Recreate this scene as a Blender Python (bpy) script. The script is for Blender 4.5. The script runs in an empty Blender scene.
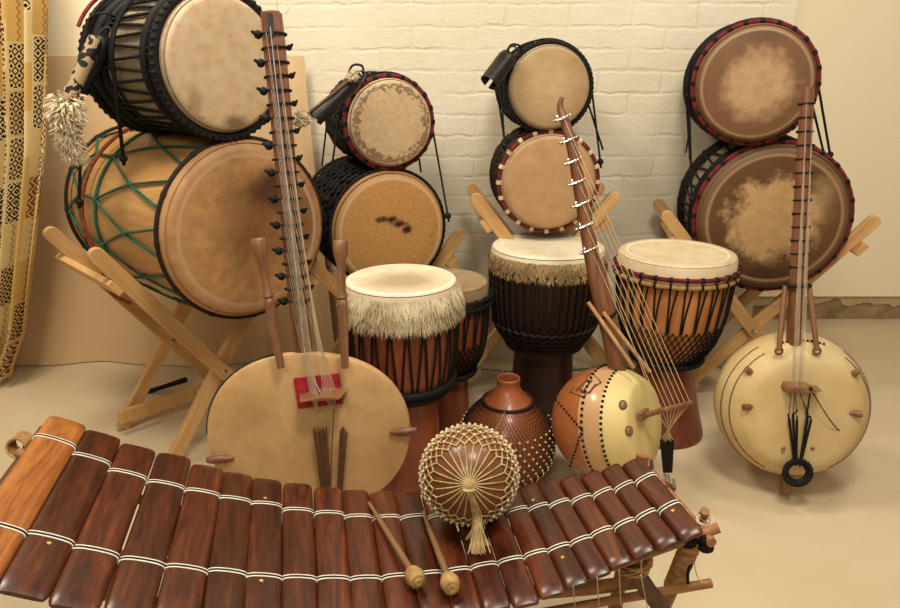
import bpy, math, random
from mathutils import Vector, Matrix, noise
V = Vector
PI = math.pi
C = bpy.context.scene.collection
sc = bpy.context.scene
rnd = random.Random(7)

# ------------------------------------------------------------------ camera, world, lights, exposure
CAM = V((0, 0, 1.13)); PITCH = math.radians(18.5); F = 700.0
cd = bpy.data.cameras.new('camera'); cam = bpy.data.objects.new('camera', cd); C.objects.link(cam)
cam.location = CAM; cam.rotation_euler = (PI/2 - PITCH, 0, 0)
cd.sensor_width = 36; cd.lens = 36*F/900; cd.clip_start = 0.05
sc.camera = cam

wd = bpy.data.worlds.new('room_light'); sc.world = wd; wd.use_nodes = True
bg = wd.node_tree.nodes['Background']
bg.inputs[0].default_value = (1.0, .88, .70, 1); bg.inputs[1].default_value = .26

def area(name, loc, target, size, energy, col):
    l = bpy.data.lights.new(name, 'AREA'); l.size = size; l.energy = energy; l.color = col
    o = bpy.data.objects.new(name, l); C.objects.link(o); o.location = loc
    o.rotation_euler = (V(target)-V(loc)).to_track_quat('-Z', 'Y').to_euler()
    return o
area('ceiling_lamp_wall', (1.25, 1.65, 2.5), (1.3, 2.4, .4), .45, 11, (1, .94, .84))
area('ceiling_lamp_room', (.35, .55, 2.6), (.1, 1.6, .3), .5, 29, (1, .92, .80))
area('ceiling_lamp_back', (-.5, -1.1, 2.5), (-.2, 1.8, .5), .8, 21, (1, .90, .74))
area('fill_left', (-.95, 1.55, 2.55), (-1.0, 1.9, 0), .5, 30, (1, .92, .76))  # added overhead fill, brightens the left floor and the sheet

sc.view_settings.view_transform = 'Standard'; sc.view_settings.look = 'None'
sc.view_settings.gamma = 1; sc.view_settings.use_curve_mapping = False
sc.view_settings.exposure = 0.35

# ------------------------------------------------------------------ placement helpers
def ray(u, v):
    c, s = math.cos(PITCH), math.sin(PITCH)
    a = (u-450)/F; b = -(v-304)/F
    return V((a, c + b*s, -s + b*c))
def at(u, v, Y=None, Z=None):
    d = ray(u, v)
    t = Y/d.y if Y is not None else (Z-CAM.z)/d.z
    return CAM + d*t
def zc(p):
    q = p-CAM; return q.y*math.cos(PITCH) - q.z*math.sin(PITCH)
def px(n, p): return n/F*zc(p)

# ------------------------------------------------------------------ materials
def lin(h):
    if isinstance(h, str):
        h = h.lstrip('#'); h = [int(h[i:i+2], 16)/255 for i in (0, 2, 4)]
    return tuple((x/12.92 if x <= .04045 else ((x+.055)/1.055)**2.4) for x in h) + (1,)
class NT:
    def __init__(s, name, rough=.6, spec=.5):
        s.m = bpy.data.materials.new(name); s.m.use_nodes = True
        s.t = s.m.node_tree; s.b = s.t.nodes['Principled BSDF']
        s.b.inputs['Roughness'].default_value = rough
        s.b.inputs['Specular IOR Level'].default_value = spec
        s.tc = s.t.nodes.new('ShaderNodeTexCoord'); s.obj = s.tc.outputs['Object']
    def set(s, sock, v):
        if hasattr(v, 'is_output') or isinstance(v, bpy.types.NodeSocket): s.t.links.new(v, sock)
        else: sock.default_value = v
    def n(s, typ, out=0, props=None, **k):
        nd = s.t.nodes.new('ShaderNode'+typ)
        for a, b in (props or {}).items(): setattr(nd, a, b)
        for a, b in k.items():
            key = int(a[1:]) if a[0] == '_' else a.replace('__', ' ')
            s.set(nd.inputs[key], b)
        return nd.outputs[out]
    def math(s, op, a, b=0.0, c=0.0):
        return s.n('Math', props={'operation': op}, _0=a, _1=b, _2=c)
    def vm(s, op, a, b=(0, 0, 0)):
        return s.n('VectorMath', props={'operation': op}, _0=a, _1=b)
    def mapn(s, vec, scale=(1, 1, 1), loc=(0, 0, 0), rot=(0, 0, 0)):
        return s.n('Mapping', Vector=vec, Scale=scale, Location=loc, Rotation=rot)
    def noise(s, vec, scale, detail=4, rough=.55, dist=0.0):
        return s.n('TexNoise', Vector=vec, Scale=scale, Detail=detail, Roughness=rough, Distortion=dist)
    def ramp(s, fac, stops, interp='LINEAR'):
        nd = s.t.nodes.new('ShaderNodeValToRGB'); s.set(nd.inputs[0], fac)
        r = nd.color_ramp; r.interpolation = interp
        while len(r.elements) < len(stops): r.elements.new(.5)
        for e, (p, c) in zip(r.elements, stops):
            e.position = p; e.color = c if isinstance(c, tuple) and len(c) == 4 else (lin(c) if isinstance(c, str) else (c, c, c, 1))
        return nd.outputs[0]
    def mix(s, f, a, b):
        nd = s.t.nodes.new('ShaderNodeMix'); nd.data_type = 'RGBA'
        s.set(nd.inputs[0], f); s.set(nd.inputs[6], a); s.set(nd.inputs[7], b)
        return nd.outputs[2]
    def xyz(s, v):
        nd = s.t.nodes.new('ShaderNodeSeparateXYZ'); s.set(nd.inputs[0], v); return nd.outputs
    def color(s, c): s.set(s.b.inputs['Base Color'], c)
    def bump(s, h, strength=.3, dist=.005):
        o = s.n('Bump', Height=h, Strength=strength, Distance=dist); s.set(s.b.inputs['Normal'], o)

def simple(name, c1, c2=None, scale=20, rough=.6, spec=.4, bump=0, stretch=(1, 1, 1), metal=0, coat=0):
    t = NT(name, rough, spec)
    nz = t.noise(t.mapn(t.obj, stretch), scale)
    t.color(t.ramp(nz, [(.3, c1), (.7, c2 or c1)]))
    if bump: t.bump(nz, bump, .003)
    t.b.inputs['Metallic'].default_value = metal
    t.b.inputs['Coat Weight'].default_value = coat; t.b.inputs['Coat Roughness'].default_value = .15
    return t.m
def wood(name, stops, axis='z', scale=6, rough=.5, coat=0.0, bump=.15, fine=60, croug=.2, var=0.0):
    t = NT(name, rough, .4)
    st = {'x': (.12, 1, 1), 'y': (1, .12, 1), 'z': (1, 1, .12)}[axis]
    oi = t.n('ObjectInfo', out=5) if var else None
    vec = t.obj
    if var:
        off = t.n('CombineXYZ', X=t.math('MULTIPLY', oi, 9.0), Y=t.math('MULTIPLY', oi, 5.0), Z=t.math('MULTIPLY', oi, 7.0))
        vec = t.vm('ADD', t.obj, off)
    mp = t.mapn(vec, st)
    big = t.noise(mp, scale*4, 5, .6, 1.4)
    fi = t.noise(mp, fine*4, 3, .6)
    f = t.math('ADD', t.math('MULTIPLY', big, .72), t.math('MULTIPLY', fi, .28))
    c = t.ramp(f, stops)
    if var:
        hsv = t.n('HueSaturation', Color=c, Value=t.math('MULTIPLY_ADD', oi, var, 1-var/2))
        c = hsv
    t.color(c)
    if bump: t.bump(f, bump, .002)
    t.b.inputs['Coat Weight'].default_value = coat; t.b.inputs['Coat Roughness'].default_value = croug
    return t.m
def skin(name, base, base2, stain, r, ring=None, blob=None, patches=(), soft=.25, amp=.35, nscale=9, rough=.5, edge=None, specks=0, dim=(.70, .73, .88)):
    """drum skin in drum coordinates: a ring or a light blob, with a ragged border, and stains, wear marks of the hide; edge paints a highlight ring along the rim"""
    def lin(h, _l=globals()['lin']): c = _l(h); return (c[0]*dim[0], c[1]*dim[1], c[2]*dim[2], 1)
    t = NT(name, rough, .35)
    x, y, z = t.xyz(t.obj)
    nz = t.noise(t.obj, nscale/r*.3, 6, .65)
    n2 = t.noise(t.obj, nscale*2.5, 3, .5)
    c = t.mix(t.ramp(n2, [(.3, 0.0), (.75, 1.0)]), lin(base), lin(base2))
    nn = t.math('MULTIPLY_ADD', nz, amp*2, -amp)
    def rad(cx, cy, ex=1, ey=1):
        dx = t.math('DIVIDE', t.math('SUBTRACT', x, cx*r), ex*r); dy = t.math('DIVIDE', t.math('SUBTRACT', y, cy*r), ey*r)
        return t.math('SQRT', t.math('ADD', t.math('MULTIPLY', dx, dx), t.math('MULTIPLY', dy, dy)))
    if ring:
        r0, r1, k = ring
        d = t.math('ADD', rad(0, 0), t.math('MULTIPLY', nn, .45))
        w = (r1-r0)/2
        q = t.math('SUBTRACT', 1.0, t.math('DIVIDE', t.math('ABSOLUTE', t.math('SUBTRACT', d, (r0+r1)/2)), w))
        c = t.mix(t.math('MULTIPLY', t.ramp(t.math('ADD', q, nn), [(.05, 0.0), (.3, 1.0)]), k), c, lin(stain))
    if blob:
        cx, cy, ex, ey, k = blob
        d = t.math('ADD', rad(cx, cy, ex, ey), nn)
        c = t.mix(t.math('MULTIPLY', t.ramp(d, [(max(0, 1-soft), 0.0), (1.0, 1.0)]), k), c, lin(stain))
    for (cx, cy, ex, ey, k, col) in patches:
        d = t.math('ADD', rad(cx, cy, ex, ey), nn)
        c = t.mix(t.math('MULTIPLY', t.ramp(d, [(.35, 1.0), (1.0, 0.0)]), k), c, lin(col))
    if edge:  # rim highlight painted into the hide colour as a pale ring
        c = t.mix(t.ramp(rad(0, 0), [(.84, 0.0), (.87, 1.0), (.89, .5), (.91, .15)]), c, lin(edge))
    if specks:
        v = t.noise(t.obj, 60, 2, .5)
        c = t.mix(t.ramp(v, [(.68, 0.0), (.74, specks)]), c, lin('#5a3318'))
    t.color(c); t.bump(t.math('ADD', nz, t.math('MULTIPLY', n2, .4)), .12, .004)
    return t.m

M = {}
M['pine'] = wood('pine', [(.3, '#a87a46'), (.55, '#c59a63'), (.75, '#d4ae7b')], 'z', 5, .55, var=.16)
M['black_rope'] = simple('black_rope', '#080706', '#161310', 60, .7, .25, .4)
M['black_cloth'] = simple('black_cloth', '#0c0a09', '#1c1714', 90, .9, .2, .6)
M['brown_rope'] = simple('brown_rope', '#160c08', '#2c1a10', 60, .7, .3, .4)
M['red_cloth'] = simple('red_cloth', '#450d10', '#7c2226', 40, .8, .3, .4)
M['red_felt'] = simple('red_felt', '#8c1c28', '#b0303a', 40, .9, .2, .3)
M['wine_cloth'] = simple('wine_cloth', '#4a120e', '#7a2a22', 40, .8, .3, .4)
M['cream_cord'] = simple('cream_cord', '#b29a70', '#d9c8a0', 60, .8, .3, .3)
M['net_cord'] = simple('net_cord', '#a08454', '#cdb484', 60, .7, .3, .3)
M['tan_cord'] = simple('tan_cord', '#8a6238', '#b58a58', 60, .8, .3, .3)
M['green_rope'] = simple('green_rope', '#0a3a2c', '#17624a', 60, .6, .4, .3)
M['redbrown_rope'] = simple('redbrown_rope', '#5c2210', '#9c4a28', 120, .7, .3, .4)
M['steel'] = simple('steel', '#b8b4ac', '#dcd8d0', 30, .25, .5, 0, metal=1)
M['dark_iron'] = simple('dark_iron', '#1a1918', '#34322f', 30, .42, .5, .2, metal=.6)
M['string'] = simple('string', '#a89474', '#c8b898', 30, .3, .5)
M['gold_string'] = simple('gold_string', '#9c8058', '#c4a878', 30, .35, .5)
M['blue_string'] = simple('blue_string', '#7f93a8', '#a8b4bd', 30, .3, .5)
M['bead'] = simple('bead', '#b8a07a', '#d9c8a4', 30, .3, .5)
M['wool'] = simple('wool', '#c8b28c', '#e8dcc0', 30, .95, .1)
M['fur_pale'] = simple('fur_pale', '#8a7350', '#e6d8b4', 9, .9, .15)
M['fur_brown'] = simple('fur_brown', '#6e5638', '#b89c6e', 9, .9, .15)
M['kora_wood'] = wood('kora_wood', [(.3, '#4e2c1a'), (.55, '#7a4c32'), (.75, '#906244')], 'y', 6, .45, .2)
M['peg_wood'] = wood('peg_wood', [(.3, '#5c3a24'), (.55, '#855a3a'), (.75, '#9f754d')], 'y', 8, .45, .15)
M['pale_stick'] = wood('pale_stick', [(.3, '#8f683c'), (.55, '#b58a55'), (.75, '#cca46c')], 'y', 8, .5)
M['frame_wood'] = wood('frame_wood', [(.3, '#6b4425'), (.55, '#99683c'), (.75, '#b5834f')], 'x', 8, .6)
M['dark_stick'] = wood('dark_stick', [(.3, '#3a2214'), (.55, '#5c3a24'), (.75, '#7a5234')], 'x', 8, .6)
M['bar_wood'] = wood('bar_wood', [(.25, '#1a0904'), (.43, '#381609'), (.58, '#52240f'), (.78, '#7c421f')], 'y', 9, .33, .18, .12, 50, .25, var=.55)
M['bar_wood_light'] = wood('bar_wood_light', [(.25, '#542a10'), (.45, '#8a4f22'), (.6, '#a8682f'), (.8, '#bd7f42')], 'y', 9, .38, .35, .1, 50, .22)
M['djembe_red'] = wood('djembe_red', [(.3, '#56260f'), (.55, '#824024'), (.75, '#985232')], 'z', 5, .45, .2)
M['djembe_orange'] = wood('djembe_orange', [(.3, '#9a5a2c'), (.55, '#bd7c46'), (.75, '#cf935c')], 'z', 5, .45, .2)
M['djembe_foot'] = wood('djembe_foot', [(.3, '#4a2012'), (.55, '#6e3520'), (.75, '#84472c')], 'z', 5, .4, .3)
M['djembe_dark'] = wood('djembe_dark', [(.3, '#1a0c08'), (.55, '#2e1710'), (.75, '#3c2016')], 'z', 5, .45, .2)
M['log_tan'] = wood('log_tan', [(.3, '#97693a'), (.55, '#b98a52'), (.75, '#caa06a')], 'z', 3, .5, .15)
M['log_grey'] = wood('log_grey', [(.3, '#6a5c48'), (.55, '#8f7f66'), (.75, '#a3937a')], 'z', 4, .6)
M['white_tie'] = simple('white_tie', '#cfc6b0', '#efe8d6', 60, .7, .3)

# ------------------------------------------------------------------ mesh helpers
class MB:
    def __init__(s): s.v = []; s.f = []; s.mi = []; s.cur = 0; s.uv = None
    def mat(s, i): s.cur = i; return s
    def add(s, vs, fs):
        o = len(s.v); s.v += [V(p) for p in vs]
        for f in fs: s.f.append(tuple(i+o for i in f)); s.mi.append(s.cur)
        return s
    def box(s, c, size, R=None):
        c = V(c); h = V(size)/2; R = R or Matrix.Identity(3)
        vs = [c + R @ V((x*h.x, y*h.y, z*h.z)) for x in (-1, 1) for y in (-1, 1) for z in (-1, 1)]
        return s.add(vs, [(0, 1, 3, 2), (4, 6, 7, 5), (0, 4, 5, 1), (2, 3, 7, 6), (0, 2, 6, 4), (1, 5, 7, 3)])
    def lathe(s, prof, n=48, Mx=None, a0=0, a1=2*PI, wob=None):
        full = abs(a1-a0-2*PI) < 1e-6; m = n if full else n+1
        vs = []; Mx = Mx or Matrix.Identity(4)
        for (r, z) in prof:
            for i in range(m):
                a = a0+(a1-a0)*i/n; rr = r*(wob(a, z) if wob else 1)
                vs.append(Mx @ V((rr*math.cos(a), rr*math.sin(a), z)))
        fs = []
        for j in range(len(prof)-1):
            for i in range(n):
                k = (i+1) % m if full else i+1
                fs.append((j*m+i, j*m+k, (j+1)*m+k, (j+1)*m+i))
        return s.add(vs, fs)
    def tube(s, pts, r, n=6, closed=False, cap=True, flat=1.0, up=None):
        pts = [V(p) for p in pts]; N = len(pts)
        rad = r if isinstance(r, (list, tuple)) else [r]*N
        T = []
        for i in range(N):
            if closed: t = pts[(i+1) % N]-pts[i-1]
            else: t = pts[min(i+1, N-1)]-pts[max(i-1, 0)]
            T.append(t.normalized() if t.length > 1e-9 else V((0, 0, 1)))
        ref = V(up) if up else (V((0, 0, 1)) if abs(T[0].z) < .9 else V((1, 0, 0)))
        nn = (ref - T[0]*ref.dot(T[0])).normalized(); vs = []
        for i in range(N):
            if up: nn = (V(up)-T[i]*V(up).dot(T[i])).normalized()
            else:
                nn = nn - T[i]*nn.dot(T[i]); nn = nn.normalized() if nn.length > 1e-6 else T[i].orthogonal().normalized()
            b = T[i].cross(nn)
            for k in range(n):
                a = 2*PI*k/n
                vs.append(pts[i] + nn*(math.cos(a)*rad[i]*flat) + b*(math.sin(a)*rad[i]))
        fs = []
        for i in range(N if closed else N-1):
            j = (i+1) % N
            for k in range(n): fs.append((i*n+k, i*n+(k+1) % n, j*n+(k+1) % n, j*n+k))
        if cap and not closed:
            fs.append(tuple(range(n))[::-1]); fs.append(tuple((N-1)*n+k for k in range(n)))
        return s.add(vs, fs)
    def ring(s, R, z, r, n=48, m=8, Mx=None, flat=1.0):
        Mx = Mx or Matrix.Identity(4)
        vs = []; fs = []
        for i in range(n):
            a = 2*PI*i/n
            for k in range(m):
                b = 2*PI*k/m; rr = R+r*math.cos(b)
                vs.append(Mx @ V((rr*math.cos(a), rr*math.sin(a), z+r*flat*math.sin(b))))
        for i in range(n):
            j = (i+1) % n
            for k in range(m): fs.append((i*m+k, j*m+k, j*m+(k+1) % m, i*m+(k+1) % m))
        return s.add(vs, fs)
    def ball(s, c, r, n=8, m=5, sc_=(1, 1, 1), R=None):
        c = V(c); R = R or Matrix.Identity(3)
        vs = [c + R @ V((0, 0, r*sc_[2]))]
        for j in range(1, m):
            t = PI*j/m
            for i in range(n):
                a = 2*PI*i/n
                vs.append(c + R @ V((r*math.sin(t)*math.cos(a)*sc_[0], r*math.sin(t)*math.sin(a)*sc_[1], r*math.cos(t)*sc_[2])))
        vs.append(c + R @ V((0, 0, -r*sc_[2])))
        fs = [(0, 1+i, 1+(i+1) % n) for i in range(n)]
        for j in range(m-2):
            for i in range(n):
                a = 1+j*n+i; b = 1+j*n+(i+1) % n
                fs.append((a, a+n, b+n, b))
        L = len(vs)-1; o = 1+(m-2)*n
        fs += [(L, o+(i+1) % n, o+i) for i in range(n)]
        return s.add(vs, fs)
    def blade(s, p, d, L, w, bend, side):
        p = V(p); d = V(d).normalized(); sd = V(side).normalized()*w; b = V(bend)
        m1 = p+d*L*.5+b*.35*L; e = p+d*L+b*L
        return s.add([p-sd, p+sd, m1-sd*.8, m1+sd*.8, e], [(0, 1, 3, 2), (2, 3, 4)])
    def build(s, name, mats, parent=None, smooth=True, bevel=0, sub=0):
        me = bpy.data.meshes.new(name); me.from_pydata([tuple(v) for v in s.v], [], s.f)
        for m in (mats if isinstance(mats, (list, tuple)) else [mats]):
            me.materials.append(M[m] if isinstance(m, str) else m)
        me.polygons.foreach_set('material_index', s.mi)
        me.polygons.foreach_set('use_smooth', [smooth]*len(s.f))
        if smooth and hasattr(me, 'set_sharp_from_angle'): me.set_sharp_from_angle(angle=math.radians(50))
        me.update()
        o = bpy.data.objects.new(name, me); C.objects.link(o)
        if parent: o.parent = parent
        if bevel:
            b = o.modifiers.new('bevel', 'BEVEL'); b.width = bevel; b.segments = 2; b.limit_method = 'ANGLE'; b.harden_normals = False
        return o
def tag(o, label, cat, group=None):
    o['label'] = label; o['category'] = cat
    if group: o['group'] = group
    return o
def thing(name, label, cat, Mx=None, group=None):
    o = bpy.data.objects.new(name, None); C.objects.link(o); o.empty_display_size = .05
    if Mx is not None: o.matrix_world = Mx
    return tag(o, label, cat, group)
def struct(o): o['kind'] = 'structure'; return o
def frame(p, ex, ey, ez):
    m = Matrix((ex, ey, ez)).transposed().to_4x4(); m.translation = p; return m
def frame_zy(p, z, y):
    z = V(z).normalized(); y = V(y); y = (y-z*y.dot(z)).normalized(); x = y.cross(z)
    return frame(V(p), x, y, z)
def lerp_prof(prof, z):
    for (r0, z0), (r1, z1) in zip(prof, prof[1:]):
        if min(z0, z1) <= z <= max(z0, z1) and z0 != z1:
            t = (z-z0)/(z1-z0); return r0+(r1-r0)*t
    return prof[0][0] if abs(z-prof[0][1]) < abs(z-prof[-1][1]) else prof[-1][0]
def smooth_prof(pts, k=5):
    out = []; n = len(pts)
    for i in range(n-1):
        p0 = pts[max(i-1, 0)]; p1 = pts[i]; p2 = pts[i+1]; p3 = pts[min(i+2, n-1)]
        for j in range(k):
            t = j/k
            out.append(tuple(.5*((2*p1[a])+(-p0[a]+p2[a])*t+(2*p0[a]-5*p1[a]+4*p2[a]-p3[a])*t*t+(-p0[a]+3*p1[a]-3*p2[a]+p3[a])*t**3) for a in range(len(p1))))
    out.append(tuple(pts[-1])); return out
def spline(pts, k=6): return [V(p) for p in smooth_prof([tuple(p) for p in pts], k)]

# ------------------------------------------------------------------ the setting
t = NT('floor_screed', .75, .3)
nz = t.noise(t.obj, 3.0, 5, .6); nf = t.noise(t.obj, 60, 3, .6)
t.color(t.mix(t.ramp(nz, [(.3, 0.0), (.7, 1.0)]), lin('#bfab89'), lin('#c9b694')))
t.bump(nf, .15, .003); M['floor'] = t.m
struct(MB().box((0, 1.2, -.05), (7, 5.2, .1)).build('floor', 'floor', smooth=False))

t = NT('painted_brick', .55, .35)
x, y, z = t.xyz(t.obj)
wob = t.noise(t.obj, 5, 3, .5)
wob2 = t.noise(t.obj, 18, 3, .6)
cx = t.math('ADD', x, t.math('MULTIPLY', wob, .045))
cz = t.math('ADD', t.math('ADD', z, t.math('MULTIPLY', wob, -.020)), t.math('MULTIPLY', wob2, .024))
vec = t.n('CombineXYZ', X=cx, Y=cz)
br = t.t.nodes.new('ShaderNodeTexBrick'); t.set(br.inputs['Vector'], vec)
for k, v in (('Scale', 1.0), ('Mortar Size', .0085), ('Mortar Smooth', .8), ('Brick Width', .225), ('Row Height', .075)): br.inputs[k].default_value = v
br.offset = .5; br.offset_frequency = 2
big = t.noise(t.obj, 2.2, 3, .5)
lump = t.noise(t.mapn(t.obj, (.6, 1, 1)), 22, 5, .7)
mort = t.math('MULTIPLY', br.outputs['Fac'], t.ramp(t.noise(t.obj, 6, 2, .5), [(.38, .05), (.66, 1.0)]))
h = t.math('ADD', t.math('MULTIPLY', mort, -.7), t.math('MULTIPLY', lump, 1.1))
t.color(t.mix(t.math('MULTIPLY', mort, .12), t.mix(t.ramp(big, [(.35, 0.0), (.65, 1.0)]), lin('#d2c7ad'), lin('#dad0b9')), lin('#c6b48e')))
t.bump(h, .6, .005); M['brick'] = t.m
t = NT('smooth_plaster', .7, .3)
t.color(t.mix(t.noise(t.obj, 2.5, 4), lin('#f0dfba'), lin('#f3e5c6'))); t.bump(t.noise(t.obj, 12, 4), .08, .004); M['plaster'] = t.m
t = NT('bare_render', .8, .2)
t.color(t.ramp(t.noise(t.obj, 14, 5), [(.3, '#7c6748'), (.7, '#a48c66')])); t.bump(t.noise(t.obj, 40, 5), .4, .004); M['render'] = t.m  # skirting render, its brown darkened for the shade of the recess
t = NT('flaking_paint', .7, .3)
t.color(t.ramp(t.noise(t.obj, 14, 5), [(.3, '#a8946e'), (.7, '#b8a47c')])); M['flake'] = t.m

YB = 2.66
x0 = at(236, 30, Y=YB).x; x1 = at(796, 10, Y=YB).x
struct(MB().box(((x0+x1)/2, YB+.3, 1.35), (x1-x0, .6, 2.7)).build('wall_back', 'brick', smooth=False))
struct(MB().box(((x0-3.4)/2, YB+.3, 1.35), (x0+3.4, .6, 2.7)).build('wall_left', 'plaster', smooth=False))
YR = 3.13
struct(MB().box(((x1+3.4)/2, YR+.08, 1.4), (3.4-x1, .16, 2.56)).build('wall_right', 'plaster', smooth=False))
b = MB(); b.box(((x1+3.4)/2, YR+.1, .06), (3.4-x1, .16, .12))
bo = struct(b.build('baseboard_back', 'render', smooth=False))
# ragged lower edge of the paint over the shaded skirting render
b = MB(); n = 160; vs = []
for i in range(n+1):
    xx = x1 + (3.4-x1)*i/n
    d = .045 + .022*noise.noise(V((xx*14, 0, 3))) + .012*noise.noise(V((xx*45, 2, 3))) - (.025 if 1.55 < xx < 1.85 else 0)*(.7+noise.noise(V((xx*9, 9, 0))))
    vs += [V((xx, YR+.012, .121)), V((xx, YR+.012, .121-max(.006, d))), V((xx, YR+.021, .121)), V((xx, YR+.021, .121-max(.006, d)))]
fs = []
for i in range(n):
    a = i*4; c = a+4
    fs += [(a, a+1, c+1, c), (a+2, c+2, c+3, a+3), (a+1, a+3, c+3, c+1)]
b.add(vs, fs); o = b.build('paint_edge', 'flake', smooth=False, parent=bo)

# ------------------------------------------------------------------ draped cloth against the wall
t = NT('sheet_cloth', .9, .1)
t.color(t.mix(t.noise(t.obj, 4, 3), lin('#cbab82'), lin('#d6b88f'))); t.bump(t.noise(t.mapn(t.obj, (1, 1, .3)), 9, 4), .2, .01); M['sheet'] = t.m
def hang(fx, fz, nx, nz, fy, thick=.004):
    vs = []; fs = []
    for j in range(nz+1):
        for i in range(nx+1):
            s, q = i/nx, j/nz
            vs.append(V((fx(s, q), fy(s, q), fz(s, q))))
    m = nx+1; N = len(vs)
    for j in range(nz):
        for i in range(nx): fs.append((j*m+i, j*m+i+1, (j+1)*m+i+1, (j+1)*m+i))
    vs += [v+V((0, thick, 0)) for v in vs]
    fs += [tuple(i+N for i in f[::-1]) for f in fs]
    edge = list(range(m)) + [j*m+nx for j in range(1, nz+1)] + [nz*m+i for i in range(nx-1, -1, -1)] + [j*m for j in range(nz-1, 0, -1)]
    for a, c in zip(edge, edge[1:]+edge[:1]): fs.append((c, a, a+N, c+N))
    return vs, fs
xl = -1.95; 
ztop = at(200, 56, Y=2.6).z
vs, fs = hang(lambda s, q: xl + (at(303, 60, Y=2.6).x + .10*(1-q)**1.2*.6 - xl)*s, lambda s, q: .004+(ztop-.004)*q, 90, 40,
              lambda s, q: 2.635 - .035*(1-q) - (.012+.012*(1-q))*math.sin(s*13+q*1.2) - .008*math.sin(s*31-q*3) - .02*math.exp(-((s-.97)/.02)**2))
tag(MB().add(vs, fs).build('draped_sheet', 'sheet'), 'large plain beige sheet hanging against the wall behind the left drums', 'sheet')

# ------------------------------------------------------------------ curtain
t = NT('patterned_curtain', .85, .15)
uvn = t.t.nodes.new('ShaderNodeUVMap'); ux, uy, _ = t.xyz(uvn.outputs[0])
cs, ch = .10, .15
cu = t.math('DIVIDE', ux, cs); cu_i = t.math('FLOOR', cu); fu = t.math('FRACT', cu)
cv = t.math('ADD', t.math('DIVIDE', uy, ch), t.math('MULTIPLY', cu_i, .43)); cv_i = t.math('FLOOR', cv); fv = t.math('FRACT', cv)
idv = t.n('CombineXYZ', X=cu_i, Y=cv_i)
w1 = t.n('TexWhiteNoise', props={'noise_dimensions': '2D'}, Vector=idv)
w2 = t.n('TexWhiteNoise', props={'noise_dimensions': '2D'}, Vector=t.vm('ADD', idv, (7.3, 3.1, 0)))
def tri(v, k): return t.math('PINGPONG', t.math('MULTIPLY', v, k), .5)
dia = t.math('ADD', t.math('ABSOLUTE', t.math('SUBTRACT', tri(fu, 1.5), .25)), t.math('ABSOLUTE', t.math('SUBTRACT', tri(fv, 2.5), .25)))
p1 = t.math('GREATER_THAN', t.math('SINE', t.math('MULTIPLY', dia, 26)), .05)
zig = t.math('ADD', t.math('MULTIPLY', fu, 4), t.math('MULTIPLY', tri(fv, 4), 2.2))
p2 = t.math('GREATER_THAN', t.math('SINE', t.math('MULTIPLY', zig, 6.283)), .1)
lat = t.math('ADD', t.math('ABSOLUTE', t.math('SUBTRACT', tri(fu, 1), .25)), t.math('ABSOLUTE', t.math('SUBTRACT', tri(fv, 2), .25)))
p3 = t.math('GREATER_THAN', t.math('SINE', t.math('MULTIPLY', lat, 34)), -.1)
pa = t.mix(t.math('GREATER_THAN', w2, .5), p1, p2); pa = t.mix(t.math('GREATER_THAN', w2, .75), pa, p3)
inside = t.math('MULTIPLY', t.math('LESS_THAN', t.math('ABSOLUTE', t.math('SUBTRACT', fu, .5)), .42), t.math('LESS_THAN', t.math('ABSOLUTE', t.math('SUBTRACT', fv, .5)), .46))
on = t.math('MULTIPLY', t.math('MULTIPLY', t.math('GREATER_THAN', w1, .36), inside), pa)
wig = t.math('LESS_THAN', t.math('ABSOLUTE', t.math('SUBTRACT', t.math('ADD', fu, t.math('MULTIPLY', t.math('SINE', t.math('MULTIPLY', fv, 40)), .05)), .5)), .03)
wig = t.math('MULTIPLY', t.math('MULTIPLY', wig, t.math('LESS_THAN', w1, .36)), .6)
basec = t.ramp(w1, [(.0, '#cba864'), (.25, '#d8c08a'), (.48, '#dcc898'), (.75, '#cdb07a')], 'CONSTANT')
ink = t.ramp(w2, [(.0, '#24130c'), (.45, '#24130c'), (.46, '#7a3018'), (.62, '#24130c')], 'CONSTANT')
t.color(t.mix(t.math('MAXIMUM', on, wig), basec, ink))
M['curtain'] = t.m
YC = 2.42
def edge_u(z):
    vv = [(0, 55), (150, 51), (220, 43), (330, 30), (374, 14)]
    # height to pixel row at the curtain's distance
    tt = [(at(10, v, Y=YC).z, at(u, v, Y=YC).x) for v, u in vv]
    if z >= tt[0][0]: return tt[0][1]
    for (za, xa), (zb, xb) in zip(tt, tt[1:]):
        if zb <= z <= za: return xa+(xb-xa)*(za-z)/(za-zb)
    return tt[-1][1]
nx, nz_ = 420, 50; xL = -2.3; zb, zt = .03, 2.3
fx = lambda s, q: xL + (edge_u(zb+(zt-zb)*q)-xL)*s
fold = lambda s, q: YC + .036*math.sin(s*92+.8*math.sin(q*4)) + .012*math.sin(s*171+q*2) + .03*(1-q)*math.sin(s*11)
vs, fs = hang(fx, lambda s, q: zb+(zt-zb)*q, nx, nz_, fold, .003)
cb = MB().add(vs, fs); co = cb.build('curtain', 'curtain')
uvl = co.data.uv_layers.new(name='UVMap'); m = nx+1; Nn = m*(nz_+1)
arc = [0]
for i in range(nx): arc.append(arc[-1] + math.hypot((fx(1, .9)-xL)/nx, fold((i+1)/nx, .5)-fold(i/nx, .5)))
for lp in co.data.loops:
    k = lp.vertex_index % Nn; uvl.data[lp.index].uv = (arc[k % m]+.03, co.data.vertices[lp.vertex_index].co.z)
tag(co, 'patterned yellow and brown curtain hanging at the left edge', 'curtain')

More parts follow.
